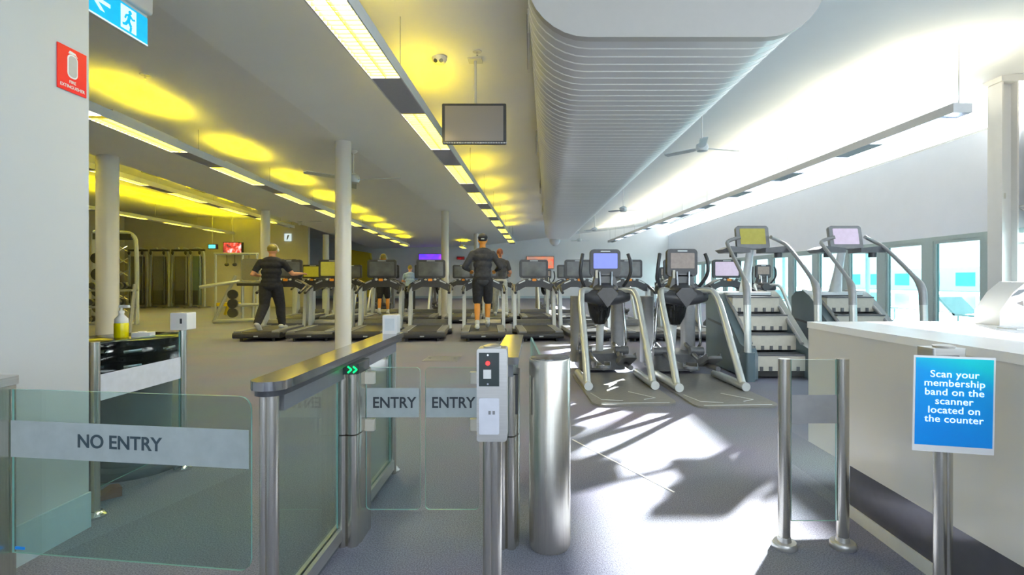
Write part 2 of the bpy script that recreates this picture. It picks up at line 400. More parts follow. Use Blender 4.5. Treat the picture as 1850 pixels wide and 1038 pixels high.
# ------------------------------------------------------------ outside: pool hall beyond the right windows
struct('pool_deck', MB().box(XR+.2, 70, -20, 90, -.3, -.05), M['deck'])
pw = MB().box(15.9, 34, 2, 60, -.05, -.03).build('pool_water', M['pool']); tag(pw, 'turquoise pool water seen beyond the right hand windows', 'water', kind='stuff')
cp = thing('pool_canopy', 'grey green pool hall canopy seen through the right hand windows', 'canopy', (12, 20, 0))
MB().box(-2.8, 3.5, -30, 40, 3.15, 3.3).build('roof_panel', M['canopy'], cp)
for yy in range(-28, 40, 4): MB().box(-2.8, 3.5, yy, yy+.12, 2.95, 3.15).build('beam', M['canopy'], cp)
for yy in range(-28, 40, 8): MB().cyl(3.3, yy, -.05, 3.15, .09, seg=12).build('post', M['white'], cp)
bl = thing('pool_building', 'low white building beyond the pool through the windows', 'building', (48, 40, 0))
MB().box(0, 6, -40, 40, -.05, 2.6).build('wall', M['white'], bl)
for yy in range(-38, 40, 5): MB().box(-.05, 0, yy, yy+2.6, .5, 2.0).build('window', M['pool'], bl)
for i,(x,y,l) in enumerate(((11.2,13.0,'nearest'),(11.4,17.5,'middle'),(11.2,23,'farthest'))):
    t = thing('pool_lounger', 'white pool lounger beyond the windows, %s of the three' % l, 'lounger', (x,y,-.05), group='loungers by the pool')
    MB().cbox((0,0,.35),(.62,1.3,.06)).build('seat', M['white'], t)
    MB().cbox((0,.85,.55),(.62,.7,.06), Matrix.Rotation(R(38),3,'X')).build('backrest', M['white'], t)
    for sx in (-1,1):
        for yy in (-.55,.5): MB().tube([(sx*.27,yy,0),(sx*.27,yy,.34)],.02,8).build('leg', M['lightgrey'], t)

# ------------------------------------------------------------ slatted supply duct
DY0, DY1, DZ = 3.9, 23.6, 3.0
xl = lambda y: -.04+(y-DY0)*.030
xr = lambda y: 2.17-(y-DY0)*.017
def usec(wd, z0, r, ztop, n=8):   # U profile from left top to right top
    p = [(-wd/2, ztop)]
    for k in range(n+1):
        a = PI+PI/2*k/n; p.append((-wd/2+r+r*math.cos(a), z0+r+r*math.sin(a)))
    for k in range(n+1):
        a = 1.5*PI+PI/2*k/n; p.append((wd/2-r+r*math.cos(a), z0+r+r*math.sin(a)))
    p.append((wd/2, ztop)); return p
du = thing('air_duct', 'long white slatted air duct with rounded underside below the ceiling', 'air duct', (1.0, DY0, DZ))
body = MB(); s0 = usec(2.0, .010, .44, .62); n = len(s0); N = 12; vs = []
for i in range(N+1):
    yy = DY0+.03+(DY1-DY0-.03)*i/N; c = (xl(yy)+xr(yy))/2; wd = (xr(yy)-xl(yy))/2.0
    for (u, z) in s0:
        top = z > .61
        X = c+u*wd*.992
        vs.append((X-1.0, yy-DY0, (cz(X)-DZ) if top else z))
body.add(vs, [(i*n+k, (i+1)*n+k, (i+1)*n+k+1, i*n+k+1) for i in range(N) for k in range(n-1)]+[tuple(range(n)), tuple(N*n+k for k in range(n-1,-1,-1))])
body.build('duct_body', M['duct_in'], du)
so_ = usec(1.0, 0, .44, .50); si = usec(.985, .008, .432, .50)
# slat mesh of unit width 2.0 scaled per slat
so_ = usec(2.0, 0, .44, .50); si = usec(1.98, .012, .43, .50); n = len(so_)
sm = MB(); L = .130
vs = [(u,0,z) for u,z in so_]+[(u,L,z) for u,z in so_]+[(u,0,z) for u,z in si]+[(u,L,z) for u,z in si]
fs = []
for k in range(n-1):
    fs += [(k,k+1,n+k+1,n+k),(2*n+k,3*n+k,3*n+k+1,2*n+k+1),(k,2*n+k,2*n+k+1,k+1),(n+k,n+k+1,3*n+k+1,3*n+k)]
sm.add(vs, fs); sm.cur = 1
sq_ = usec(2.004, -.002, .442, .50); L2 = .148
vs = [(u,L,z) for u,z in sq_]+[(u,L2,z) for u,z in sq_]+[(u,L,z) for u,z in si]+[(u,L2,z) for u,z in si]
sm.add(vs, fs); sme = sm.mesh('slat', [M['duct'], M['duct_in']])
y = DY0+.06
while y < DY1-.2:
    o = bpy.data.objects.new('slat', sme); C.objects.link(o); o.parent = du
    c = (xl(y)+xr(y))/2; o.location = (c-1.0, y-DY0, 0); o.scale = ((xr(y)-xl(y))/2.0, 1, 1)
    y += .150
# side trim strips and end panel
e0 = usec(2.23, -.01, .46, 1.35); MB().prism(e0, 'y', -.02, .055).build('end_panel', M['duct_end'], du)
du_c = (xl(DY0)+xr(DY0))/2
for o in kids(du):
    if o.name.startswith('end_panel'): o.location = (du_c-1.0, 0, 0)
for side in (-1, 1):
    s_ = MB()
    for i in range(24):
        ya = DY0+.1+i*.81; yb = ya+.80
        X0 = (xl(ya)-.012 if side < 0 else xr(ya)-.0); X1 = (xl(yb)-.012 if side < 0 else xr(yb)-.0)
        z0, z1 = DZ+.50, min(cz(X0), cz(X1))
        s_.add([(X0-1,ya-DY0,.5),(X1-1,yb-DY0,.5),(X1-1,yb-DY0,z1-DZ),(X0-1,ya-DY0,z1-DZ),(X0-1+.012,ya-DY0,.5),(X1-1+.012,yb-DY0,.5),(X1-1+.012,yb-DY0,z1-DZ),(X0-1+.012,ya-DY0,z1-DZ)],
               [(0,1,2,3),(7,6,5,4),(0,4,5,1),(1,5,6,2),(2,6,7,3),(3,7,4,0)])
    s_.build('side_panel', mat('duct_side_%d' % side, (.62,.60,.50) if side < 0 else (.9,.9,.92), .5), du)  # sunlight on the right side put into its whiter colour
for yy in (4.7, 8.4, 12.6, 17.0):
    g = MB().box(xl(yy)-1-.03, xl(yy)-1-.012, yy-DY0, yy-DY0+.9, .40, .62).build('side_grille', M['column'], du)
    b_ = MB()
    for q in range(6): b_.box(xl(yy)-1-.036, xl(yy)-1-.03, yy-DY0+.04, yy-DY0+.86, .42+q*.032, .436+q*.032)
    b_.build('grille_blades', M['midgrey'], g)
MB().ell((.75-1.0+.25, DY1-DY0-.1, -.02), (.24,.30,.27), 16, 10).build('end_stub', M['duct'], du)

# ------------------------------------------------------------ suspended light rows
def light_row(name, label, p0, p1, z, width, n0, upm, downm, top, pitch=2.45, lit=1.5, hgt=.10, wires=True, narrow=True):
    p0 = Vector(p0); p1 = Vector(p1); Ln = (p1-p0).length; ang = math.atan2(-(p1.x-p0.x), p1.y-p0.y)
    t = thing(name, label, 'light', (p0.x, p0.y, z), ang, 'suspended light rows')
    w2 = width/2
    hs = MB(); hs.box(-w2, -w2+.012, 0, Ln, 0, hgt); hs.box(w2-.012, w2, 0, Ln, 0, hgt); hs.box(-w2, w2, 0, Ln, hgt*.55, hgt*.6)
    hs.box(-w2, w2, -.01, 0, 0, hgt); hs.box(-w2, w2, Ln, Ln+.01, 0, hgt)
    hs.build('housing', M['housing'], t)
    dl = MB(); dl.box(-w2+.02, w2-.02, 0, lit, .03, .035); dm = dl.mesh('lamp_panel', downm)
    lv = MB()
    nb = 24
    for q in range(nb): lv.box(-w2+.014, w2-.014, q*lit/nb, q*lit/nb+.006, .0, .028)
    lv.box(-.003,.003,0,lit,0,.028)
    lm = lv.mesh('louvre', M['blade'] if narrow or width < .25 else M['blade_w'])
    bm_ = MB().box(-w2+.013, w2-.013, 0, pitch-lit, .004, .02).mesh('blank_panel', M['blank'])
    um = MB().box(-.04, .04, .2, lit-.2, hgt*.6+.005, hgt*.6+.02)
    um.cur = 1
    bh = hgt*.6+.085 if narrow else hgt*.6+.03
    for q in (-.056, .048): um.box(q, q+.008, .15, lit-.15, hgt*.6, bh)  # unseen baffles added to narrow the upward glow
    for q in (.15, lit-.158): um.box(-.056, .056, q, q+.008, hgt*.6, bh)
    um = um.mesh('uplight_tube', [upm, M['housing']])
    for yy in (.06, Ln-.06):
        MB().tube([(0,yy,hgt),(0,yy,top(p0.x+(p1.x-p0.x)*yy/Ln)-z+.01)], .006, 5).build('wire', M['steelgrey'], t)
    y = n0
    while y < Ln-.3:
        if y >= 0 and y+lit < Ln:
            for nm, me in (('lamp_panel', dm), ('louvre', lm), ('uplight_tube', um)):
                o = bpy.data.objects.new(nm, me); C.objects.link(o); o.parent = t; o.location = (0, y, 0)
        if y+pitch < Ln and y+lit >= 0:
            o = bpy.data.objects.new('blank_panel', bm_); C.objects.link(o); o.parent = t; o.location = (0, y+lit, 0)
            if wires:
                wx = p0.x+(p1.x-p0.x)*(y+lit+.4)/Ln
                tz = top(wx)-z
                MB().tube([(0,y+lit+.45,hgt),(0,y+lit+.45,tz)], .004, 5).build('wire', M['steelgrey'], t)
        y += pitch
    return t
light_row('pendant_light_row', 'long yellow pendant light row over the centre, nearest the camera', (-1.285, 1.4, 0), (-.93, 25, 0), 2.9, .27, 1.4+.15, M['up_yellow_soft'], M['down_yellow'], cz)
light_row('pendant_light_row', 'long pendant light row left of the tall front column', (-4.45, 3.9, 0), (-6.4, 26.9, 0), 2.9, .24, .9+.75, M['up_yellow'], M['down_yellow'], cz)
light_row('pendant_light_row', 'thin light row hung beyond the ceiling edge over the strength area', (-7.55, 6.8, 0), (-9.1, 19.9, 0), 3.15, .2, .2, M['up_yellow_far'], M['down_yellow'], lambda x: 3.72, narrow=False)
light_row('pendant_light_row', 'faint farthest light row high over the cable machines at left', (-12.2, 12.8, 0), (-12.9, 22.6, 0), 3.15, .2, .3, M['up_yellow_far'], M['down_yellow'], lambda x: 3.85, narrow=False)
light_row('pendant_light_row', 'pale blue-grey pendant light row running above the right windows', (6.05, 7.4, 0), (4.9, 34.0*.98, 0), 3.55, .28, .25, M['up_white'], M['down_blue'], cz, hgt=.13, narrow=False)
light_row('pendant_light_row', 'short yellow glowing pendant light far behind the man in a cap', (-3.9, 28.6, 0), (-3.9, 30.4, 0), 3.0, .24, .1, M['up_yellow'], M['down_yellow'], cz, wires=False)

# ------------------------------------------------------------ ceiling fans
def make_fan(label, loc, drop, a0, rad=.72):
    t = thing('ceiling_fan', label, 'fan', loc, a0, 'ceiling fans')
    MB().tube([(0,0,.10),(0,0,drop)], .014, 8).build('rod', M['column'], t)
    MB().lathe([(.02,drop-.06),(.07,drop-.02),(.075,drop)], (0,0,0), 16).build('canopy', M['column'], t)
    MB().lathe([(.04,-.06),(.09,-.05),(.11,0),(.10,.07),(.03,.11)], (0,0,0), 20).build('motor', M['lightgrey'], t)
    for k in range(3):
        b = MB(); b.M = Matrix.Rotation(2*PI*k/3, 4, 'Z') @ Matrix.Rotation(R(10), 4, 'X')
        b.prism([(.1,-.03),(.2,-.065),(rad,-.075),(rad+.03,0),(rad,.06),(.2,.055),(.1,.03)], 'z', -.006, .006)
        b.build('blade', M['lightgrey'], t)
for lb, px, py, s, dr_ in (('nearest ceiling fan right of the slatted duct', 1250, 268, 102, .0), ('second ceiling fan along the right side of the duct', 1115, 379, 62, 0), ('third ceiling fan along the right side of the duct', 1066, 415, 46, 0), ('farthest small ceiling fan right of the duct end', 1040, 434, 37, 0)):
    x = (px-962)/s; z = H+(505-py)/s; x += .18; make_fan(lb, (x, 950/s, z), cz(x)-z, R(15), .72 if s > 90 else .50)
make_fan('ceiling fan partly hidden behind the tall front column', (-3.1, 9.1, 2.93), cz(-3.1)-2.93, R(-10), .85)
make_fan('small ceiling fan left of the tall column, above the man in black', ((541-962)/52, 950/52, H+(505-398)/52), cz(-8.0)-(H+107/52), R(30), .7)

# ------------------------------------------------------------ ceiling items
t = thing('hanging_television', 'grey-screened television hanging from the ceiling left of the duct', 'television', (-.655, 5.9, 2.95))
MB().rbox(-.36,.36,0,.05,-.225,.225,.012,'y').build('bezel', M['dark'], t)
MB().box(-.328,.328,-.004,0,-.195,.20).build('screen', M['tvscreen'], t)
m = MB()
for q in range(40):
    a = -.355+.71*q/39; m.box(a, a+.012, -.002, 0, -.222, -.205)
m.build('lower_trim', M['chrome'], t)
MB().box(-.06,.06,.05,.10,-.08,.08).build('bracket', M['dark'], t)
MB().tube([(0,.12,-.1),(0,.12,cz(-.65)-2.95)], .016, 10).build('pole', M['column'], t)
MB().box(-.08,.08,.05,.2,cz(-.65)-2.95-.02,cz(-.65)-2.95).build('ceiling_plate', M['column'], t)
t = thing('security_camera', 'small round security camera on the ceiling, left of the television', 'camera', (-1.04, 5.86, cz(-1.04)))
MB().lathe([(.03,-.075),(.065,-.06),(.085,-.02),(.085,0)], (0,0,0), 20).build('housing', M['column'], t)
for sx,mm in ((-.03,'dark'),(.03,'steelgrey')): MB().ell((sx,-.055,-.055),(.024,.02,.024),12,8).build('lens', M[mm], t)
def sprinkler(px, py, lb):
    for _ in range(1):
        s = 150.
        for it in range(12):
            x = (px-962)/s; s = (505-py)/(cz(x)-H)
        t = thing('sprinkler', lb, 'sprinkler', (x, 950/s, cz(x)), group='ceiling sprinklers')
        MB().cyl(0,0,-.012,0,.05,seg=14).build('plate', M['column'], t)
        MB().cyl(0,0,-.05,-.012,.010,seg=8).build('nozzle', M['chrome'], t)
sprinkler(862, 92, 'small sprinkler head on the ceiling above the television pole')
sprinkler(262, 134, 'small sprinkler head on the left ceiling above the yellow glow')
# exit sign
t = thing('exit_sign', 'blue hanging exit sign with arrow and running figure, top left', 'sign', (-2.8, 3.20, 2.90))
MB().box(-.03,.0,0,.62,-.005,.215).build('frame', M['offwhite'], t)
MB().box(.0,.004,.0,.62,.0,.195).build('blue_face', M['exitblue'], t)
MB().box(.0,.006,.0,.62,-.006,.004).build('lower_edge', M['exitwhite'], t)
a = MB()
for p in ([(.13,.105),(.20,.165),(.235,.165),(.18,.117),(.28,.117),(.28,.093),(.18,.093),(.235,.045),(.20,.045)],):
    a.prism(p, 'x', .004, .007)
a.build('arrow', M['exitwhite'], t)
MB().box(.004,.0055,.37,.51,.02,.18).build('doorway_symbol', M['exitwhite'], t)
a = MB(); TR = [(.45,.145,.013)]
a.tube([(.006,.45,.150),(.009,.45,.150)], .014, 12)
for p in (((.447,.135),(.435,.085),.012),((.435,.09),(.46,.055),.010),((.46,.055),(.452,.02),.008),((.435,.09),(.41,.055),.010),((.41,.055),(.385,.05),.008),((.447,.13),(.475,.11),.007),((.475,.11),(.495,.118),.006),((.443,.13),(.415,.12),.007),((.415,.12),(.405,.095),.006)):
    (u0,v0),(u1,v1),r = p; dd = Vector((0,u1-u0,v1-v0)).normalized(); nn = Vector((0,-dd.z,dd.y))*r
    A = Vector((0,u0,v0)); B = Vector((0,u1,v1)); q = [A-nn,B-nn,B+nn,A+nn]
    a.add([x+Vector((.0056,0,0)) for x in q]+[x+Vector((.0085,0,0)) for x in q], [(0,3,2,1),(4,5,6,7),(0,1,5,4),(1,2,6,5),(2,3,7,6),(3,0,4,7)])
a.build('running_figure', M['exitblue'], t)
MB().rbox(-.08,.04,.22,.62,.215,cz(-2.8)-2.90,.02,'y').build('ceiling_box', M['column'], t)
# extinguisher sign
t = thing('fire_extinguisher_sign', 'red fire extinguisher sign on the near left wall', 'sign', (-2.158, 2.385, 2.075))
MB().box(0,.004,0,.155,0,.205).build('plate', M['red'], t)
MB().rbox(.004,.0055,.05,.105,.065,.175,.022,'x').build('white_outline', M['white'], t)
MB().rbox(.0055,.007,.056,.099,.071,.169,.018,'x').build('red_cylinder', mat('sign_grey', (.50,.48,.49), .5), t)
MB().prism([(.055,.176),(.062,.190),(.09,.186),(.103,.170),(.09,.178),(.075,.176)], 'x', .004, .007).build('handle_symbol', M['white'], t)
text('FIRE', .020, M['white'], t, (.005,.0775,.046), (PI/2,0,PI/2))
text('EXTINGUISHER', .0215, M['white'], t, (.005,.0775,.022), (PI/2,0,PI/2), sx=.9)

# ------------------------------------------------------------ left gate
t = thing('swing_gate', 'clear glass swing gate marked NO ENTRY, bottom left', 'gate', (-1.975, 2.00, 0), math.atan2(-.13,.97))
pr = rrect(-.005,.985,.165,.785,.045,5)
# square hinge side
pr = [(0,.165),(.94,.165)]+[(.94+.045*math.sin(R(a)), .21-.045*math.cos(R(a))) for a in (22,45,67,90)]+[(.985,.74)]+[(.94+.045*math.cos(R(a)), .74+.045*math.sin(R(a))) for a in (22,45,67,90)]+[(0,.785)]
glasspane(pr, 'y', -.004, .004).build('glass_panel', GL(), t)
b = MB().box(0,.980,-.0085,-.0065,.530,.668).build('frosted_band', M['frost'], t)
text('NO ENTRY', .069, M['text_teal'], b, (.462,-.0095,.600), (PI/2,0,0), sx=1.02, bold=.0012)
MB().box(.02,.06,-.010,-.0065,.182,.192).build('blue_sticker', M['signblue'], t)
t = thing('gate_post', 'steel post hinging the NO ENTRY gate at the left edge', 'post', (-2.035, 1.955, 0))
MB().rbox(-.09,.055,-.06,.08,0,.80,.03).build('housing', M['steel'], t)
MB().rbox(-.095,.06,-.065,.085,.80,.832,.03).build('cap', M['steel_h'], t)
MB().rbox(-.01,.022,-.085,-.055,0,.545,.01).build('front_tube', M['steel'], t)
MB().box(.036,.046,-.064,-.058,.56,.80).build('slot', M['dark'], t)
# left glass fence
t = thing('glass_fence', 'low glass fence with white band between two slim posts, left', 'fence', (-2.215, 2.66, 0))
for yy in (0, .67):
    p = MB().cyl(0, yy, .02, .885, .023, seg=16).build('post', M['steel'], t)
    MB().lathe([(.0,0),(.05,0),(.05,.012),(.035,.03),(.024,.035)], (0,yy,0), 18).build('foot', M['chrome'], p)
glasspane([(.03,.14),(.64,.14),(.64,.875),(.03,.875)], 'x', -.005, .005).build('glass_panel', GL(), t)
MB().box(.0055,.007,.03,.64,.582,.716).build('white_band', M['frost2'], t)
t = thing('card_reader', 'small white card reader box on the left fence post', 'card reader', (-2.215, 3.33, .885))
MB().rbox(-.052,.052,-.04,.05,0,.108,.006,'y').build('body', M['column'], t)
MB().box(.010,.022,-.043,-.040,.04,.072).build('slot', M['dark'], t)
# black round stand and bottle
t = thing('round_stand', 'glossy black round stand holding a sanitiser bottle behind the left fence', 'stand', (-2.56, 3.37, 0))
MB().lathe([(.0,0),(.27,0),(.275,.02),(.265,.05),(.22,.06)], (0,0,0), 32).build('base', M['darkgrey'], t)
MB().lathe([(.20,.06),(.21,.55),(.24,.60)], (0,0,0), 32).build('body', M['midgrey'], t)
MB().lathe([(.24,.60),(.265,.62),(.265,.65),(.25,.66),(.25,.70),(.27,.71),(.27,.74),(.255,.75),(.255,.79),(.28,.80),(.285,.835),(.27,.84)], (0,0,0), 40).build('top_drum', M['black_gloss'], t)
for zz in (.68,.77):
    for a0 in (-100,-62,-20):
        MB().tube([(.268*math.cos(R(a0+q*3)), .268*math.sin(R(a0+q*3)), zz+.006*q/6) for q in range(7)], .012, 8).build('highlight_bar', M['chrome'], t)  # chrome bars added in place of silver highlights on the drum
t = thing('sanitiser_bottle', 'yellow pump bottle of sanitiser on the black stand', 'bottle', (-2.58, 3.30, .84))
MB().lathe([(.0,0),(.036,0),(.038,.01),(.038,.085),(.036,.09)], (0,0,0), 20).build('liquid', M['yellow_liquid'], t)
MB().lathe([(.037,.09),(.036,.115),(.015,.14),(.014,.15)], (0,0,0), 20).build('bottle', M['offwhite'], t)
MB().lathe([(.017,.15),(.017,.165),(.006,.167),(.006,.185)], (0,0,0), 14).build('collar', M['white'], t)
MB().rbox(-.012,.05,-.01,.01,.185,.20,.006,'z').build('pump_head', M['white'], t)
t = MB().rbox(-.05,.06,-.04,.04,0,.028,.012,'z').build('wipes_packet', M['offwhite'], None, (-2.47,3.33,.84), R(15)); tag(t, 'small white wipes packet beside the yellow bottle', 'packet')
MB().rbox(-.02,.02,-.02,.02,.028,.034,.008,'z').build('lid', M['white'], t)
t = MB().prism([(0,0),(.14,0),(.14,.05),(.10,.055)], 'x', -.04, .04).build('door_wedge', M['brown'], None, (-2.40,2.84,0), R(-40)); tag(t, 'small brown wedge on the floor behind the left fence', 'wedge')

# ------------------------------------------------------------ centre barrier
t = thing('gate_barrier', 'steel and glass barrier with glossy dark handrail between the lanes', 'barrier', (-.875, 1.74, 0))
LB = 1.52
rail = [(-.060,-.02)]
poly = [(-.062,LB+.06),(-.062,.06)]+[(-.062*math.cos(R(a)), -.0-.06*math.sin(R(a))+.02) for a in (20,45,70,90,110,135,160)]+[(.062,.06),(.062,LB+.06)]
MB().prism(poly, 'z', .838, .868).build('rail_top', M['rail'], t)
pol2 = [(x*.86, y_+(.01 if y_ < .05 else -.01)) for x, y_ in poly]
MB().prism(pol2, 'z', .818, .838).build('rail_underside', M['dark'], t)
MB().box(-.03,.03,.05,LB,.755,.818).build('rail_channel', M['rail_side'], t)
for i,yy in enumerate((.01, LB)):
    p = MB(); p.cyl(-.018, yy, .0, .82, .014, seg=14); p.cyl(.010, yy, 0, .82, .020, seg=16); p.box(-.018,.01,yy-.006,yy+.006,0,.82); p.build('post', M['steel'], t)
for (a,b_) in ((.04,.62),(.80,LB-.03)):
    glasspane([(a,.085),(b_,.085),(b_,.757),(a,.757)], 'x', -.005, .005).build('glass_panel', GL(), t)
bt = MB().box(-.022,.022,.03,LB,.03,.085).build('bottom_rail', M['steel_h'], t)
MB().box(-.008,.008,.03,LB,0,.03).build('plinth', M['rail_side'], bt)
MB().lathe([(.0,0),(.045,0),(.045,.012),(.028,.03)], (0,LB+.035,0), 16).build('foot', M['chrome'], t)
t2 = MB().rbox(-.045,.045,-.035,.04,0,.115,.006,'y').build('sensor_box', M['column'], None, (-.875, 1.74+LB, .868)); tag(t2, 'white sensor box on the far end of the centre handrail', 'box')
MB().box(-.03,.03,-.038,-.035,.02,.095).build('cover', M['lightgrey'], t2)
def motor_post(px, py, s, side, label):
    t = thing('gate_motor_post', label, 'post', (px, py, 0))
    for (z0,z1) in ((0,.50),(.505,.775)):
        b = MB(); b.rbox(-.055,.055,-.045,.16,z0,z1,.035)
        b.cyl(-.02*side,-.045,z0,z1,.022,seg=14); b.cyl(.025*side,-.04,z0,z1,.026,seg=14)
        b.build('lower_housing' if z0 == 0 else 'upper_housing', M['steel'], t)
    return t
t = motor_post(-.838, 2.42, 1, 1, 'steel gate post with green arrow light beside the centre barrier')
MB().rbox(-.075,.055,-.078,.13,.778,.822,.03).build('display_head', M['black_panel'], t)
g = MB()
for x0 in (-.022,.002):
    for sgn in (1,-1):
        A = Vector((x0,-.0805,.800+.014*sgn)); B = Vector((x0+.016,-.0805,.800)); dd = (B-A).normalized(); nn = Vector((-dd.z,0,dd.x))*.003
        q = [A-nn,B-nn,B+nn,A+nn]
        g.add(q+[x+Vector((0,.002,0)) for x in q], [(0,1,2,3),(7,6,5,4),(0,4,5,1),(1,5,6,2),(2,6,7,3),(3,7,4,0)])
g.M = Matrix.Translation((.022,0,0)); 
g2 = MB(); g2.v = [(x+.038,y_,z) for x,y_,z in g.v]; g2.f = g.f; g2.mi = g.mi
g2.build('green_arrows', M['green_led'], t)
t = motor_post(-.115, 2.40, 1, -1, 'steel gate post behind the card reader pedestal')
rr = MB().prism([(-.055,-.15),(.055,-.15),(.06,.78),(-.0,.80),(-.045,.78)], 'z', .836, .868).build('rail_top', M['rail'], t)
MB().box(-.03,.03,-.1,.72,.775,.836).build('rail_channel', M['rail_side'], t)
MB().rbox(.0,.05,-.055,-.02,.60,.775,.01,'z').build('black_insert', M['dark'], t)
MB().cyl(.01,.70,0,.775,.022,seg=16).build('end_post', M['steel'], t)
# entry leaves
def entry_leaf(x0, x1, hinge, label):
    t = thing('entry_gate', label, 'gate', (x0, 2.475, 0), 0, 'glass entry gate leaves'); w_ = x1-x0
    glasspane(rrect(0,w_,.12,.788,.02,4), 'y', -.005, .005).build('glass_panel', GC(), t)
    b = MB().box(.004,w_-.004,-.0075,-.0055,.555,.692).build('frosted_band', M['frost'], t)
    text('ENTRY', .071, M['text'], b, (w_/2+.006,-.0088,.622), (PI/2,0,0), sx=.93, bold=.0012)
    for zz in (.735,.515):
        hx = 0 if hinge < 0 else w_
        hm = MB(); a, b_ = (hx-.02, hx+.042) if hinge < 0 else (hx-.042, hx+.085)
        hm.rbox(a,b_,-.018,.016,zz-.022,zz+.032,.008,'z'); hm.build('hinge_clamp', M['cream'], t)
entry_leaf(-.782, -.528, -1, 'left glass leaf marked ENTRY beside the arrow light post')
entry_leaf(-.504, -.252, 1, 'right glass leaf marked ENTRY beside the card reader pedestal')
# reader pedestal
t = thing('reader_pedestal', 'card reader pedestal with red light and white square, centre', 'card reader', (-.138, 1.80, 0))
p = MB(); p.cyl(-.012,0,0,.66,.020,seg=14); p.cyl(.012,.0,0,.66,.022,seg=14); p.build('post', M['steel'], t)
MB().rbox(-.05,.052,-.03,.05,.655,.968,.010,'y').build('head', M['steel_h'], t)
fp = MB().box(-.042,.026,-.034,-.030,.842,.955).build('reader_panel', M['black_panel'], t)
MB().box(-.027,-.001,-.0355,-.034,.868,.898).build('white_square', M['offwhite'], fp)
l = MB().tube([(-.012,-.034,.920),(-.012,-.040,.920)], .007, 12).build('red_light', M['red_led'], fp)
for zz in (.947,.850): MB().tube([(-.012,-.034,zz),(-.012,-.036,zz)], .0035, 8).build('screw', M['chrome'], fp)
lp = MB().rbox(-.042,.026,-.034,-.030,.680,.802,.006,'y').build('lower_window', M['frost2'], t)
for xx in (-.006,.008): MB().box(xx-.004,xx+.004,-.036,-.034,.748,.760).build('printed_mark', M['midgrey'], lp)
MB().lathe([(.0,.968),(.03,.968),(.032,.974),(.02,.978)], (.0,.005,0), 16).build('top_button', M['steel_h'], t)
# bollard
t = thing('bollard', 'wide brushed steel cylinder bollard standing at the lane mouth', 'bollard', (.078, 2.375, 0))
MB().lathe([(.0,.0),(.086,.0),(.086,.012),(.0935,.013),(.0935,.842),(.090,.848)], (0,0,0), 48).build('shell', M['steel'], t)
MB().lathe([(.088,.845),(.088,.852),(.05,.856),(.0,.857)], (0,0,0), 40).build('cap', M['rail'], t)
t = thing('glass_screen', 'small clear glass screen running back from the steel bollard', 'glass screen', (.037, 2.50, 0))
b = glasspane([(0,.03),(.80,.03),(.80,.84),(0,.84)], 'x', -.005, .005).build('glass_panel', GL(), t); b.rotation_euler = (0,0,R(3.2))
MB().box(-.015,.015,.2,.26,0,.06).build('floor_clamp', M['chrome'], t)
MB().box(-.05,-.02,.6,.66,0,.06).build('floor_clamp', M['chrome'], t)
# right fence
t = thing('glass_fence', 'short glass fence with grey band between two steel posts, right', 'fence', (1.13, 2.36, 0))
for xx in (0,.262):
    p = MB().cyl(xx, 0, .02, .846, .026, seg=20).build('post', M['steel'], t)
    MB().lathe([(.0,0),(.052,0),(.054,.004),(.054,.022),(.050,.028),(.03,.030),(.027,.05)], (xx,0,0), 24).build('foot', M['steel_h'], p)
glasspane([(.03,.12),(.232,.12),(.232,.842),(.03,.842)], 'y', -.005, .005).build('glass_panel', GC(), t)
MB().box(.03,.232,-.0075,-.0055,.558,.685).build('grey_band', M['frost3'], t)
# sign post
t = thing('scanner_pedestal', 'slim steel pedestal holding the blue membership sign, right', 'pedestal', (1.405, 1.80, 0))
p = MB(); p.cyl(-.010,0,0,.94,.020,seg=14); p.cyl(.012,0,0,.94,.018,seg=14); p.build('post', M['steel'], t)
MB().rbox(-.055,.058,-.03,.05,.925,.968,.008,'z').build('head', M['steel_h'], t)
MB().box(-.045,.03,-.033,-.03,.933,.945).build('slot', M['dark'], t)
MB().lathe([(.0,.968),(.032,.968),(.034,.974),(.02,.977)], (.01,.01,0), 16).build('top_button', M['steel_h'], t)
t = thing('membership_sign', 'blue sign reading Scan your membership band on the pedestal', 'sign', (1.397, 1.748, .645), R(-9))
t.rotation_euler = (0, R(1.0), R(-10))
MB().box(-.121,.121,0,.004,-.02,.300).build('sheet', M['white'], t)
def signgrad():
    m = bpy.data.materials.new('sign_print'); m.use_nodes = True; nt = m.node_tree; b = nt.nodes['Principled BSDF']; b.inputs['Roughness'].default_value = .3
    tc = nt.nodes.new('ShaderNodeTexCoord'); g = nt.nodes.new('ShaderNodeSeparateXYZ'); r = nt.nodes.new('ShaderNodeValToRGB'); mu = nt.nodes.new('ShaderNodeMath'); mu.operation='DIVIDE'; mu.inputs[1].default_value=.3
    ad = nt.nodes.new('ShaderNodeMath'); ad.operation='MULTIPLY_ADD'; ad.inputs[1].default_value=.35
    nt.links.new(tc.outputs['Object'], g.inputs[0]); nt.links.new(g.outputs[0], ad.inputs[0]); nt.links.new(g.outputs[2], ad.inputs[2])
    nt.links.new(ad.outputs[0], mu.inputs[0]); nt.links.new(mu.outputs[0], r.inputs[0]); nt.links.new(r.outputs[0], b.inputs[0])
    e = r.color_ramp.elements; e[0].position=.15; e[0].color=(0,.32,.95,1); e[1].position=.98; e[1].color=(0,.66,.74,1); k = e.new(.72); k.color=(0,.38,.90,1)
    return m
b = MB().box(-.115,.115,-.0015,0,.002,.293).build('blue_print', signgrad(), t)
text('Scan your\nmembership\nband on the\nscanner\nlocated on\nthe counter', .0325, M['exitwhite'], b, (0,-.0025,.165), (PI/2,0,0), sx=1.08, bold=.0002, space=1.04)

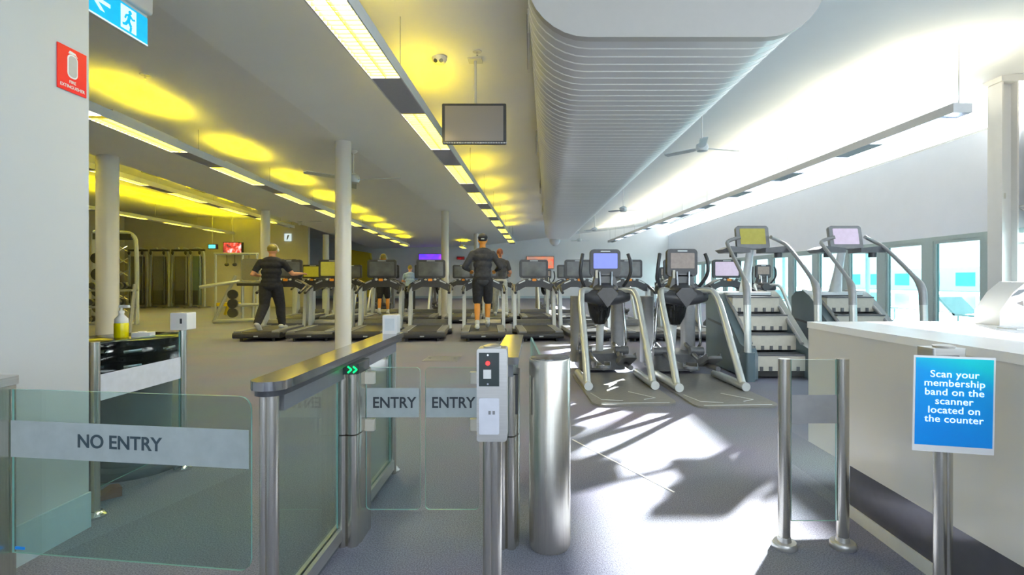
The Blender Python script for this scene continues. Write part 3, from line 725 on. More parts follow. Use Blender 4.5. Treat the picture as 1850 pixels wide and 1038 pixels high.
# ------------------------------------------------------------ reception counter
t = thing('reception_counter', 'long white reception counter with dark kick panel at the right', 'counter', (1.60, .2, 0))
MB().box(0,.32,-2.2,2.85,.264,.922).build('front_panel', M['counter'], t)
MB().box(-.004,.335,-2.2,2.855,.922,.957).build('front_top', M['counter_top'], t)
MB().box(.335,2.6,2.10,2.855,.922,.957).build('rear_top', M['counter_top'], t)
MB().box(.32,2.6,2.15,2.84,.264,.922).build('rear_panel', M['counter'], t)
MB().box(.32,1.1,-2.2,2.15,.71,.74).build('inner_desk', M['cream'], t)
MB().box(.012,.30,-2.2,2.47,.06,.264).build('kick_panel', M['kick'], t)
MB().box(.002,.30,-2.2,2.48,0,.06).build('floor_trim', M['offwhite'], t)
MB().box(.36,2.55,2.3,2.8,0,.264).build('rear_plinth', M['kick'], t)
t = thing('leaflet_stand', 'bright white sloping leaflet stand on the counter, right edge', 'stand', (2.47, 2.78, .957))
MB().prism([(0,.0),(.55,.0),(.55,.232),(.14,.232),(.07,.175),(.0,.075)], 'y', 0, .16).build('body', M['counter_top'], t)
MB().prism([(.06,.155),(.10,.188),(.15,.195),(.10,.165)], 'y', -.003, 0).build('printed_mark', M['midgrey'], t)
MB().prism([(.09,.12),(.12,.13),(.125,.105)], 'y', -.003, 0).build('printed_mark', M['screen_warm'], t)
MB().box(.32,.40,-.004,0,.06,.15).build('green_leaflet', mat('green_card', (.2,.6,.3), .5), t)
t = thing('highlighter', 'yellow highlighter with dark cap lying on the counter', 'pen', (2.58, 2.66, .967))
MB().tube([(0,0,0),(.05,0,0)], .010, 12).build('barrel', M['yellow_liquid'], t)
MB().tube([(.05,0,0),(.11,0,0)], .008, 12).build('cap', M['dark'], t)
t = MB().box(-.15,.15,-.05,.05,0,.004).build('paper_sheet', M['white'], None, (2.50,2.62,.957), R(5)); tag(t, 'white paper sheet on the counter below the leaflet stand', 'paper')
# keep the pen on the counter beside the sheet
for o in C.objects:
    if o.name == 'highlighter': o.location = (2.70, 2.62, .967)

# ------------------------------------------------------------ treadmill
def make_treadmill():
    t = thing('treadmill', '', 'treadmill')
    b = MB(); b.rbox(-.44,.44,-.02,.16,.06,.175,.05,'x',5); b.box(-.40,.40,.1,1.95,.05,.13); b.build('base_frame', M['dark'], t)
    for sx in (-1,1):
        MB().cyl(sx*.30,.06,0,.06,.03,seg=10).build('foot', M['rubber'], t)
        MB().cyl(sx*.30,1.7,0,.06,.03,seg=10).build('foot', M['rubber'], t)
    MB().box(-.04,.04,-.025,-.018,.09,.115).build('badge', M['lightgrey'], t)
    MB().rbox(-.275,.275,.02,1.45,.13,.195,.03,'x').build('belt', M['belt'], t)
    for sx in (-1,1):
        r_ = MB(); x0,x1 = sorted((sx*.285, sx*.43)); r_.rbox(x0,x1,.02,1.50,.13,.205,.02,'x'); r_ = r_.build('side_rail', M['midgrey'], t)
        x0,x1 = sorted((sx*.280, sx*.292)); MB().box(x0,x1,.04,1.5,.202,.208).build('edge_strip', M['lightgrey'], r_)
    MB().prism([(1.42,.13),(2.0,.10),(2.02,.20),(1.85,.30),(1.55,.31),(1.44,.24)], 'x', -.38, .38).build('motor_cover', M['darkgrey'], t)
    for sx in (-1,1):
        u = MB(); x0,x1 = sorted((sx*.40,sx*.47))
        u.prism([(1.36,.08),(1.58,.08),(1.66,1.02),(1.50,1.05)], 'x', x0, x1)
        u.build('upright', M['lightgrey'], t)
        fo = MB().rbox(min(sx*.38,sx*.49),max(sx*.38,sx*.49),1.28,1.64,.03,.13,.04,'x').build('upright_foot', M['dark'], t)
        MB().tube(arc([(sx*.44,1.08,.92),(sx*.45,1.35,1.00),(sx*.42,1.62,1.08)]), .030, 10).build('handrail', M['dark'], t)
    c = MB()
    pf = [(-.50,.98),(-.44,.93),(-.36,.96),(-.20,1.04),(.20,1.04),(.36,.96),(.44,.93),(.50,.98),(.47,1.06),(.30,1.17),(.18,1.22),(-.18,1.22),(-.30,1.17),(-.47,1.06)]
    c.prism(pf, 'y', 1.50, 1.74); c.build('console_tray', M['dark'], t)
    for sx in (-1,1): MB().prism([(sx*.20,1.17),(sx*.34,1.11),(sx*.35,1.13),(sx*.21,1.195)], 'y', 1.49, 1.50).build('accent_trim', M['silver'], t)
    bt = MB(); bt.rbox(-.045,.045,1.47,1.50,1.17,1.225,.015,'y'); bt.build('stop_button', M['orange'], t)
    for sx in (-1,1): MB().ell((sx*.10,1.485,1.20),(.035,.02,.022),10,6).build('button_pad', M['lightgrey'], t)
    h = MB(); h.rbox(-.32,.32,1.60,1.66,1.24,1.65,.05,'y'); h = h.build('screen_housing', M['dark'], t)
    MB().rbox(-.27,.27,1.592,1.60,1.29,1.60,.02,'y').build('screen', M['screen_dark'], h)
    MB().rbox(-.09,.09,1.592,1.60,1.615,1.632,.006,'y').build('logo_strip', M['lightgrey'], h)
    MB().box(-.06,.06,1.62,1.70,1.15,1.30).build('neck', M['dark'], t)
    return t
tm = make_treadmill()
ROT = R(5)
front = [(-5.36, 'treadmill under the walking man in black tee, far left of the front row', 'dark'),
 (-4.33, 'front row treadmill with yellow reflection painted on its screen, just left of the tall column', 'y'),
 (-3.24, 'front row treadmill just right of the tall column, below the runner with headphones', 'dark'),
 (-2.14, 'empty front row treadmill below the purple far screen', 'dark'),
 (-.95, 'front row treadmill under the man in a dark cap and shorts', 'dark'),
 (.17, 'empty front row treadmill right of the man in the cap, below red far screen', 'dark'),
 (1.18, 'front row treadmill directly behind the left elliptical machine', 'dark'),
 (2.29, 'front row treadmill seen between the two elliptical machines', 'dark'),
 (3.40, 'front row treadmill seen behind the right elliptical machine', 'dark'),
 (4.50, 'front row treadmill with pale lilac screen behind the stair climber', 'l')]
def setscreen(t, m_):
    for h in kids(t):
        if h.name.startswith('screen_housing'):
            for s_ in kids(h):
                if s_.name.startswith('screen') :
                    s_.data = s_.data.copy(); s_.data.materials[0] = m_
for i,(x,lb,k_) in enumerate(front):
    if i == 0: o = tm; o.location = (x,10.2,0); o.rotation_euler = (0,0,ROT); o['label'] = lb; o['group'] = 'treadmills in the front row'
    else: o = copy_tree(tm, (x,10.2,0), ROT, lb, 'treadmills in the front row')
    if k_ == 'y': setscreen(o, M['screen_reflection'])
    if k_ == 'l': setscreen(o, M['screen_lilac'])
second = [(-5.9,'second row treadmill seen between the man in black and the tall column'),(-4.75,'second row treadmill hidden behind the tall column'),
 (-3.62,'second row treadmill carrying the runner with orange legs'),(-2.5,'second row treadmill left of the slim middle column'),(-1.35,'second row treadmill just right of the slim middle column'),
 (-.30,'second row treadmill carrying the walker in pale grey trousers'),(.75,'second row treadmill behind the red far screen console'),(1.8,'second row treadmill in the sunlit gap left of the ellipticals')]
for x,lb in second: 
    o = copy_tree(tm, (x-.6,14.3,0), ROT, lb, 'treadmills in the second row')
    if x in (-5.9,): setscreen(o, M['screen_reflection'])

# ------------------------------------------------------------ elliptical
def make_elliptical():
    t = thing('elliptical', '', 'elliptical')
    mp = rrect(-.41,.41,-.72,1.0,.14,5)
    m_ = MB().prism(mp,'z',0,.018).build('floor_mat', M['mat_rubber'], t)
    ln = MB(); ln.tube([(-.36,-.2,.019),(-.30,-.5,.019),(-.1,-.56,.019)], .005, 5); ln.tube([(.05,-.15,.019),(.25,-.45,.019),(.12,-.52,.019)], .005, 5); ln.tube([(-.33,-.66,.019),(.33,-.66,.019)], .005, 5)
    ln.build('mat_groove', M['lightgrey'], m_)
    for sx in (-1,1):
        MB().tube(arc([(sx*.36,.0,.07),(sx*.355,.42,.55),(sx*.35,.80,.99),(sx*.30,.88,1.07),(sx*.16,.95,1.06)]), [.034]*14, 14).build('frame_tube', M['silver'], t) if False else None
        pts = arc([(sx*.36,.0,.06),(sx*.35,.36,.62),(sx*.345,.66,1.04),(sx*.27,.78,1.08),(sx*.14,.9,1.05)])
        MB().tube(pts, .040, 14).build('frame_tube', M['silver'], t)
        ft = MB().tube([(sx*.36,-.06,.065),(sx*.36,.75,.065)], .045, 14).build('floor_tube', M['silver'], t)
        MB().tube([(sx*.36,-.075,.065),(sx*.36,-.055,.065)], .047, 14).build('end_cap', M['lightgrey'], ft)
        pa = MB().tube(arc([(sx*.15,.15,.22),(sx*.17,.7,.20),(sx*.20,1.30,.35)]), .028, 10).build('pedal_arm', M['darkgrey'], t)
        dy = .0 if sx < 0 else .12
        p = MB(); p.M = Matrix.Translation((sx*.16,.28+dy,.20+(.05 if sx > 0 else 0))) @ Matrix.Rotation(R(-8 if sx < 0 else -22),4,'X')
        p.prism(rrect(-.085,.085,-.2,.2,.06,4),'z',0,.03); p.prism([(-.085,-.02),(-.07,.14),(-.085,.18)] if False else rrect(-.085,-.07,-.14,.2,.007,2),'z',.03,.07); p.prism(rrect(.07,.085,-.14,.2,.007,2),'z',.03,.07)
        p.build('pedal', M['darkgrey'], t)
        # moving arm, chrome lower and grip
        a = MB().tube(arc([(sx*.30,1.15,.30),(sx*.30,1.02,.42),(sx*.27,1.05,.80),(sx*.24,.98,1.10)]), .018, 10).build('moving_arm', M['chrome'], t)
        MB().tube(arc([(sx*.24,.98,1.10),(sx*.32,.86,1.25),(sx*.31,.82,1.42),(sx*.285,.86,1.52)]), .022, 10).build('hand_grip', M['dark'], a)
        MB().rbox(sx*.23-.05,sx*.23+.05,.95,1.10,1.02,1.12,.02,'z').build('pivot', M['dark'], t)
        MB().rbox(min(sx*.20,sx*.36),max(sx*.20,sx*.36),1.35,1.55,.10,.98,.05,'z').build('rear_panel', M['midgrey'], t)
        MB().tube([(sx*.15,1.02,.30),(sx*.32,1.02,.30)], .055, 12).build('crank_joint', M['darkgrey'], t)
    MB().rbox(-.30,.30,1.0,1.60,.05,.26,.10,'z').build('drive_base', M['darkgrey'], t)
    MB().tube([(0,1.30,.2),(0,1.15,.95)], .05, 12).build('mast', M['lightgrey'], t)
    hd = MB(); hd.tube([(-.28,.86,1.0),(-.18,.83,.99),(0,.82,.97),(.18,.83,.99),(.28,.86,1.0)], [.07,.088,.098,.088,.07], 16)
    hd.ell((0,.98,1.06),(.20,.24,.12),16,10); hd.build('shroud', M['dark'], t)
    MB().prism([(-.13,1.03),(0,.86),(.13,1.03),(.06,1.10),(-.06,1.10)],'y',.71,.76).build('front_badge', M['dark'], t)
    MB().lathe([(.0,.62),(.07,.64),(.125,.74),(.16,.93)], (-.05,1.0,0), 20).build('under_bowl', M['black_gloss'], t)
    MB().prism([(-.16,1.10),(.16,1.10),(.12,1.26),(-.12,1.26)],'y',.86,1.0).build('console_neck', M['darkgrey'], t)
    for sx in (-.07,.07): MB().tube([(sx,.82,1.10),(sx*1.1,.84,1.30)], .012, 8).build('sensor_grip', M['chrome'], t)
    h = MB(); h.rbox(-.19,.19,.86,.93,1.24,1.58,.05,'y',5); h = h.build('screen_housing', M['dark'], t)
    MB().rbox(-.15,.15,.852,.86,1.34,1.53,.01,'y').build('screen', M['screen_blue'], h)
    MB().rbox(-.06,.06,.852,.86,1.548,1.560,.004,'y').build('logo_strip', M['lightgrey'], h)
    MB().rbox(-.05,.05,.852,.86,1.262,1.272,.004,'y').build('logo_strip', M['midgrey'], h)
    MB().box(-.13,-.1,.83,.86,1.22,1.32).build('bottle_tab', M['cream'], h)
    return t
el = make_elliptical(); el.location = (.955, 5.70, 0); el.rotation_euler = (0,0,R(3)); el['label'] = 'left of the two near ellipticals, blue picture on its screen'; el['group'] = 'elliptical machines'
o = copy_tree(el, (1.90,5.62,0), R(3.5), 'right of the two near ellipticals, tan screen, beside stair climber', 'elliptical machines'); setscreen(o, M['screen_warm'])
el2 = o
for x,y,lb in ((-6.9,19.2,'far elliptical behind the man in black, third row'),(-5.6,19.0,'far elliptical behind the runner with headphones'),(-3.4,19.0,'far elliptical behind the purple-screen treadmill'),(-1.6,19.0,'far elliptical beyond the slim middle column'),(.6,19.0,'far elliptical behind the red far screen console'),(2.6,15.0,'elliptical standing in the second row between the near ellipticals'),(4.1,15.0,'elliptical in the second row beside the windows'),(5.9,12.4,'elliptical by the right windows behind the stair climbers')):
    copy_tree(el2, (x,y,0), ROT, lb, 'elliptical machines')

# ------------------------------------------------------------ stair climber
def make_stair():
    t = thing('stair_climber', '', 'stair climber')   # origin: rear centre, width .85
    for sx in (-1,1):
        x0,x1 = sorted((sx*.31, sx*.43))
        pl = [(.0,.02),(1.50,.02),(1.52,.95),(1.40,1.03),(1.18,1.05),(1.02,.98),(.25,.42),(.06,.38),(.0,.30)]
        sp = MB().prism(pl,'x',x0,x1).build('side_panel', M['teal'], t)
        MB().tube(arc([(sx*.31,.20,.42),(sx*.31,1.02,1.00),(sx*.31,1.42,1.04)]), .022, 8).build('panel_edge', M['steelgrey'], sp)
        xs = sx*.434
        em = MB().tube([(xs-.004,.28,.26),(xs+.004,.28,.26)], .035, 16).build('round_emblem', M['lightgrey'], sp)
        MB().prism([(1.0,.30),(.15,.05),(.12,.07),(1.0,.33)] if False else [(.5,.55),(1.42,.62),(1.42,.65),(.5,.58)],'x',min(xs,xs-.004*sx),max(xs,xs-.004*sx)+.001).build('panel_groove', M['dark'], sp)
        MB().rbox(min(sx*.36,sx*.47),max(sx*.36,sx*.47),-.06,.14,.0,.34,.03,'z').build('rear_foot', M['teal'], t)
        MB().tube([(sx*.42,.03,.32),(sx*.42,.05,.92)], .042, 14).build('rail_post', M['silver'], t)
        rp = MB().tube(arc([(sx*.42,.05,.90),(sx*.42,.06,1.12),(sx*.41,.12,1.24),(sx*.40,.80,1.66),(sx*.36,.95,1.74),(sx*.20,.86,1.78)]), [.042,.042,.040]+[.028]*30, 12) if False else None
        pts = arc([(sx*.42,.05,.90),(sx*.42,.06,1.10),(sx*.41,.16,1.22),(sx*.40,.72,1.64),(sx*.36,.88,1.72),(sx*.20,.80,1.77)])
        n_ = len(pts); MB().tube(pts, [.044 if i < n_*.30 else max(.024,.044-.010*(i-n_*.30)) for i in range(n_)], 12).build('handrail', M['steelgrey'], t)
        w_ = MB(); w_.prism([(sx*.10,1.56),(sx*.42,1.56),(sx*.47,1.60),(sx*.36,1.645),(sx*.10,1.62)],'y',.72,1.02); w_.build('console_wing', M['darkgrey'], t)
        MB().cyl(sx*.30,.80,1.50,1.57,.05,seg=14).build('cup_holder', M['dark'], t)
    for k in range(4):
        z1 = .30+.225*k; y0 = .12+.225*k
        st_ = MB().box(-.31,.31,y0,y0+.24,z1-.20,z1-.018).build('step', M['cream'], t)
        MB().box(-.31,.31,y0-.015,y0+.25,z1-.018,z1).build('tread', M['darkgrey'], st_)
        hk = MB()
        for q in range(5):
            xx = -.22+q*.11; hk.box(xx-.018,xx+.018,y0-.012,y0,z1-.20,z1-.148)
        hk.build('tread_lugs', M['darkgrey'], st_)
    MB().box(-.31,.31,.14,.3,.03,.10).build('lower_guard', M['rubber'], t)
    MB().box(-.31,.31,1.02,1.45,.05,.99).build('motor_box', M['darkgrey'], t)
    MB().rbox(-.31,.31,.98,1.47,.99,1.03,.06,'z').build('top_deck', M['lightgrey'], t)
    MB().tube([(0,1.15,1.02),(0,1.08,1.30),(0,.98,1.62)], [.085,.055,.05], 16).build('neck', M['lightgrey'], t)
    h = MB(); h.M = Matrix.Translation((0,.92,1.76)) @ Matrix.Rotation(R(-12),4,'X'); h.rbox(-.22,.22,-.03,.03,-.15,.17,.04,'y'); h = h.build('screen_housing', M['midgrey'], t)
    s_ = MB(); s_.M = Matrix.Translation((0,.92,1.76)) @ Matrix.Rotation(R(-12),4,'X'); s_.rbox(-.17,.17,-.036,-.03,-.09,.13,.01,'y'); s_.build('screen', M['screen_reflection'], h)
    return t
sc = make_stair(); sc.location = (2.98,6.22,0); sc['label'] = 'nearer stair climber with painted yellow reflection on its screen beside the ellipticals'; sc['group'] = 'stair climbers'
o = copy_tree(sc, (4.24,6.22,0), 0, 'second stair climber behind the counter with pink-grey screen', 'stair climbers'); setscreen(o, M['screen_lilac'])

# ------------------------------------------------------------ strength area
def cable_station(loc, rz, label, shroud, wd=1.0):
    t = thing('cable_machine', label, 'cable machine', loc, rz, 'cable machines at the left')
    for sx in (-1,1):
        MB().tube(arc([(sx*wd/2,0,0),(sx*wd/2,0,2.2),(sx*(wd/2-.08),0,2.5),(sx*(wd/2-.3),0,2.55)]), .045, 8).build('upright', M['lightgrey'], t)
        MB().box(sx*wd/2-.05,sx*wd/2+.05,-.35,.35,0,.06).build('foot', M['steelgrey'], t)
        MB().tube([(sx*(wd/2-.12),-.12,.2),(sx*(wd/2-.12),-.12,2.3)], .018, 8).build('guide_rod', M['chrome'], t)
        MB().ell((sx*(wd/2-.12),-.15,2.35),(.06,.04,.09),10,6).build('pulley', M['dark'], t)
    MB().box(-wd/2,wd/2,-.05,.05,2.42,2.50).build('crossbar', M['dark'], t)
    MB().box(-wd/2+.18,wd/2-.18,-.10,.10,.12,2.2).build('shroud', shroud, t)
    ws = MB().box(-wd/2+.2,wd/2-.2,-.14,-.10,.15,.75).build('weight_stack', M['dark'], t)
    return t
cs = [(-16.95,22.6,'cable machine left, next to the arched rack'),(-16.02,22.6,'second cable machine from the arched rack'),(-15.09,22.6,'third cable machine from the arched rack'),(-14.28,22.4,'cable machine with tall blue-black shroud at right end')]
for i,(x,y,lb) in enumerate(cs): cable_station((x,y,0), 0, lb, M['smoke'] if i < 3 else M['teal'], .80 if i < 3 else .62)
# arched rack
t = thing('power_rack', 'arched silver rack with black top and cross braces, left', 'rack', (-11.0,14.0,0), R(10))
MB().tube(arc([(.42,0,0),(.42,0,2.15),(.34,0,2.42),(.05,0,2.46),(-.6,0,2.46)]), .055, 8).build('arch', M['lightgrey'], t)
MB().tube([(-.6,0,0),(-.6,0,2.42)], .05, 8).build('upright', M['lightgrey'], t)
MB().box(-.6,.30,-.06,.06,2.26,2.42).build('top_pad', M['dark'], t)
MB().tube([(-.15,-.02,0),(-.15,-.02,2.2)], .035, 8).build('inner_upright', M['lightgrey'], t)
for k in range(6):
    z = .35+k*.32
    MB().tube([(0,-.05,z),(.22,-.05,z+.14)], .014, 6).build('brace', M['chrome'], t)
    MB().tube([(0,-.05,z+.14),(.22,-.05,z)], .014, 6).build('brace', M['chrome'], t)
MB().box(-.55,.38,-.03,.03,.95,1.02).build('crossbar', M['dark'], t)
for k in range(4):
    pl_ = MB().tube([(-.38,-.10-k*.05,.5+.42*k),(-.38,-.14-k*.05,.5+.42*k)], .20-.02*k, 18).build('weight_plate', M['dark'], t)
# plate loaded machine
t = thing('leg_press', 'silver angled plate-loaded machine with black pad left of the man', 'weight machine', (-8.15,14.4,0), R(8))
MB().tube([(-.55,0,.06),(.65,0,.10)], .05, 8).build('base_bar', M['silver'], t)
MB().tube([(-.55,0,.04),(-.02,.1,1.32)], .05, 8).build('front_leg', M['silver'], t)
MB().tube([(-.85,-.1,1.0),(.10,.05,1.16)], .045, 8).build('loading_arm', M['silver'], t)
MB().tube([(.16,.1,.05),(.16,.1,1.75)], .045, 8).build('post', M['silver'], t)
MB().tube([(.42,.1,.1),(.46,.1,1.1)], .035, 8).build('post', M['silver'], t)
MB().tube([(.05,0,.50),(.62,0,.52)], .045, 8).build('foot_bar', M['silver'], t)
MB().rbox(.18,.60,.0,.10,1.18,1.78,.06,'y').build('back_pad', M['midgrey'], t)
MB().rbox(.14,.72,-.25,.15,1.03,1.16,.06,'x').build('seat', M['dark'], t)
for z in (.30,.55,.80): MB().tube([(-.02,-.12,z),(-.02,-.05,z)], .13, 16).build('weight_plate', M['dark'], t)
t = thing('functional_trainer', 'silver cable frame with hanging handles behind the plate machine', 'weight machine', (-9.9,17.3,0), R(5))
for x in (-.5,.35,.8): MB().tube([(x,0,0),(x,0,2.05)], .04, 8).build('upright', M['lightgrey'], t)
MB().tube([(-.55,0,2.05),(.85,0,2.05)], .04, 8).build('top_bar', M['lightgrey'], t)
MB().rbox(-.35,.2,-.3,.3,.35,.45,.05,'z').build('bench_seat', M['olive'], t)
MB().tube([(-.2,0,.05),(-.1,0,.4)], .05, 8).build('bench_leg', M['olive'], t)
for x in (-.15,.1,.55):
    MB().tube([(x,0,2.02),(x,0,1.75)], .01, 6).build('cable', M['dark'], t)
    MB().ell((x,0,1.70),(.08,.05,.06),8,6).build('handle', M['dark'], t)
t = thing('free_weight_bench', 'pale upright exercise frame beside the walking man', 'weight machine', (-7.3,17.4,0), R(5))
for x in (-.5,0,.45): MB().rbox(x-.08,x+.08,-.15,.15,0,1.15,.03,'z').build('panel', M['lightgrey'], t)
MB().tube([(-.5,0,1.15),(.9,0,1.75)], .04, 8).build('arm', M['silver'], t)
MB().tube(arc([(-.8,0,1.3),(-.75,0,1.85),(-.4,0,1.85),(-.35,0,1.4)]), .03, 8).build('arch_handle', M['dark'], t)
MB().box(-.8,-.3,-.05,.05,1.0,1.35).build('pad', M['dark'], t)
MB().rbox(-.6,.6,-.2,.2,.0,.08,.03,'z').build('base', M['steelgrey'], t)
# dumbbell rack hidden between wall end and thick column
t = thing('dumbbell_rack', 'dark dumbbell rack glimpsed between near wall and thick column', 'rack', (-9.3,11.0,0), R(12))
for sx in (-.75,.75): MB().tube([(sx,0,0),(sx,.25,1.1)], .04, 8).build('side_frame', M['steelgrey'], t)
for k in range(3):
    sh = MB().box(-.75,.75,-.05+.08*k,.22+.08*k,.25+.35*k,.29+.35*k).build('shelf', M['steelgrey'], t)
for k in range(3):
    for q in range(3):
        d_ = MB(); x = -.5+.5*q; yc = .085+.08*k; zc = .375+.35*k
        d_.tube([(x,yc-.13,zc),(x,yc-.05,zc)], .07, 8); d_.tube([(x,yc+.05,zc),(x,yc+.13,zc)], .07, 8); d_.tube([(x,yc-.05,zc),(x,yc+.05,zc)], .018, 6)
        dd = d_.build('dumbbell', M['dark'], None); dd.location = t.location; dd.rotation_euler = t.rotation_euler
        tag(dd, 'black dumbbell at the %s of the %s shelf of the left rack' % (('left end','middle','right end')[q], ('bottom','middle','top')[k]), 'dumbbell', 'dumbbells on the left rack')
# far wall and left wall items
def wall_tv(px, py, wpx, hpx, s, name, label, cat, mats, D=None):
    x = (px-962)/s; z = H+(505-py)/s; y = D or 950/s
    t = thing(name, label, cat, (x, y, z)); a = wpx/s/2; b = hpx/s/2
    MB().rbox(-a,a,0,.15,-b,b,.02,'y').build('frame', M['dark'], t)
    MB().box(-a+.03,a-.03,-.006,0,-b+.03,b-.03).build('screen', mats, t)
    return t
def blobscreen(name, c0, c1, c2, s_, st=.9):
    m = bpy.data.materials.new(name); m.use_nodes = True; nt = m.node_tree; b = nt.nodes['Principled BSDF']
    tc = nt.nodes.new('ShaderNodeTexCoord'); n = nt.nodes.new('ShaderNodeTexNoise'); n.inputs['Scale'].default_value = s_
    r = nt.nodes.new('ShaderNodeValToRGB'); e = r.color_ramp.elements; e[0].position=.35; e[0].color=(*c0,1); e[1].position=.7; e[1].color=(*c2,1); k=e.new(.52); k.color=(*c1,1)
    nt.links.new(tc.outputs['Object'], n.inputs['Vector']); nt.links.new(n.outputs['Fac'], r.inputs[0]); nt.links.new(r.outputs[0], b.inputs['Emission Color']); b.inputs['Emission Strength'].default_value = st
    b.inputs['Base Color'].default_value = (.02,.02,.02,1)
    return m
s34 = 950/33.85
wall_tv(777,468,42,20,s34,'wall_television','purple and pink glowing screen on the far wall','television', blobscreen('purple_screen',(.1,.05,.9),(.25,.05,.9),(.9,.1,.7),1.3))
wall_tv(976,474,50,23,s34,'wall_television','red and orange picture screen on the far wall','television', blobscreen('red_screen',(.35,.2,.17),(.55,.22,.12),(1,.03,.01),1.6))
wall_tv(832,466,14,6,s34,'digital_clock','small dark red digital clock on the far wall','clock', blobscreen('clock_face',(.02,.0,.0),(.12,.0,.0),(.5,.02,.02),4))
ps = MB().box(-.22,.22,0,.01,-.28,.28).build('poster', M['white'], None, ((899-962)/s34,33.97,H+35/s34)); tag(ps,'plain white poster on the far wall beside the capped man','poster')
MB().box(-.18,.18,-.003,0,.18,.24).build('printed_strip', M['lightgrey'], ps)
t = wall_tv(420,448,34,22,42.0,'hanging_television','black television showing red picture, hung at the left','television', blobscreen('red_tv',(.05,.03,.03),(.9,.06,.03),(.8,.75,.75),5))
MB().tube([(0,.03,22/84),(0,.03,3.86-(H+57/42.0))], .02, 8).build('pole', M['column'], t)
t = wall_tv(383,445,15,9,42.5,'information_screen','small cyan glowing screen left of the hung television','screen', emitmat('cyan_screen',(.1,.65,.85),.9))
MB().tube([(0,.03,9/85),(0,.03,3.88-(H+60/42.5))], .015, 8).build('pole', M['column'], t)
t = thing('emergency_sign', 'small pale square sign on the far wall above man in black', 'sign', ((517-962)/41.3, 23.13, H+(505-428)/41.3))
MB().box(-.14,.14,0,.06,-.16,.16).build('body', M['exitwhite'], t)
MB().prism([(-.05,-.1),(.0,-.1),(.08,.1),(.0,.1)],'y',-.004,0).build('symbol', M['midgrey'], t)
yp = thing('yellow_recess_panel', 'tall mustard yellow panel standing for a lit recess at the far wall', 'partition', ((662-962)/s34-.1, 33.4, 0))  # yellow light of a recess put into this panel's colour
MB().prism([(-.75,0),(.55,0),(.60,2.0),(.45,2.9),(-.75,3.1)],'y',0,.3).build('panel', M['olive'], yp)
MB().box(-.75,.6,-.05,.0,0,.1).build('base', M['steelgrey'], yp)
gp = MB().box(0,.012,-.6,.6,-.7,.7).build('poster', mat('green_poster',(.1,.35,.08),.5,var=.5,scale=3), None, (XL+.001, 18.8, 1.7)); tag(gp,'green poster on the left wall beside the thick column','poster')
MB().box(.012,.016,-.4,.4,.3,.45).build('printed_strip', M['offwhite'], gp)
# vents on the bulkhead beyond the ceiling edge
for px,lb in ((288,'first dark wall vent above the hung light row, nearest the thick column'),(362,'second dark wall vent along the yellow bulkhead'),(413,'third dark wall vent along the yellow bulkhead'),(452,'long dark air vent by the column behind the man')):
    py = 318+(px-285)*.345; s = (505-py)/2.28; x = (px-962)/s; y = 950/s
    t = thing('ceiling_vent', lb, 'vent', (x, y, 3.69+.0), R(7), 'vents on the yellow bulkhead')
    MB().box(-.12,.12,-.45,.45,-.20,.04).build('frame', M['midgrey'], t)
    b_ = MB()
    for q in range(5): b_.box(.12,.13,-.42,.42,-.18+q*.04,-.165+q*.04)
    b_.build('blades', M['dark'], t)

# ------------------------------------------------------------ people
def remeshed(mb, name, m_, parent, voxel, smooth=2):
    me = bpy.data.meshes.new('tmp'); me.from_pydata(mb.v, [], mb.f); me.update()
    o = bpy.data.objects.new('tmp', me); C.objects.link(o)
    r = o.modifiers.new('r','REMESH'); r.mode = 'VOXEL'; r.voxel_size = voxel
    s_ = o.modifiers.new('s','SMOOTH'); s_.factor = .5; s_.iterations = smooth
    dg = bpy.context.evaluated_depsgraph_get(); dg.update()
    nm = bpy.data.meshes.new_from_object(o.evaluated_get(dg)); nm.name = name
    bpy.data.objects.remove(o); bpy.data.meshes.remove(me)
    nm.materials.clear(); nm.materials.append(m_)
    nm.polygons.foreach_set('use_smooth', [True]*len(nm.polygons))
    o = bpy.data.objects.new(name, nm); C.objects.link(o)
    if parent: o.parent = parent
    return o
def limb(mb, pts, rs, ext=0):
    for i in range(len(pts)-1):
        mb.tube([pts[i], pts[i+1]], [rs[i]+ext, rs[i+1]+ext], 12)
    for p, r in zip(pts, rs): mb.ell(p, (r+ext,)*3, 12, 8)
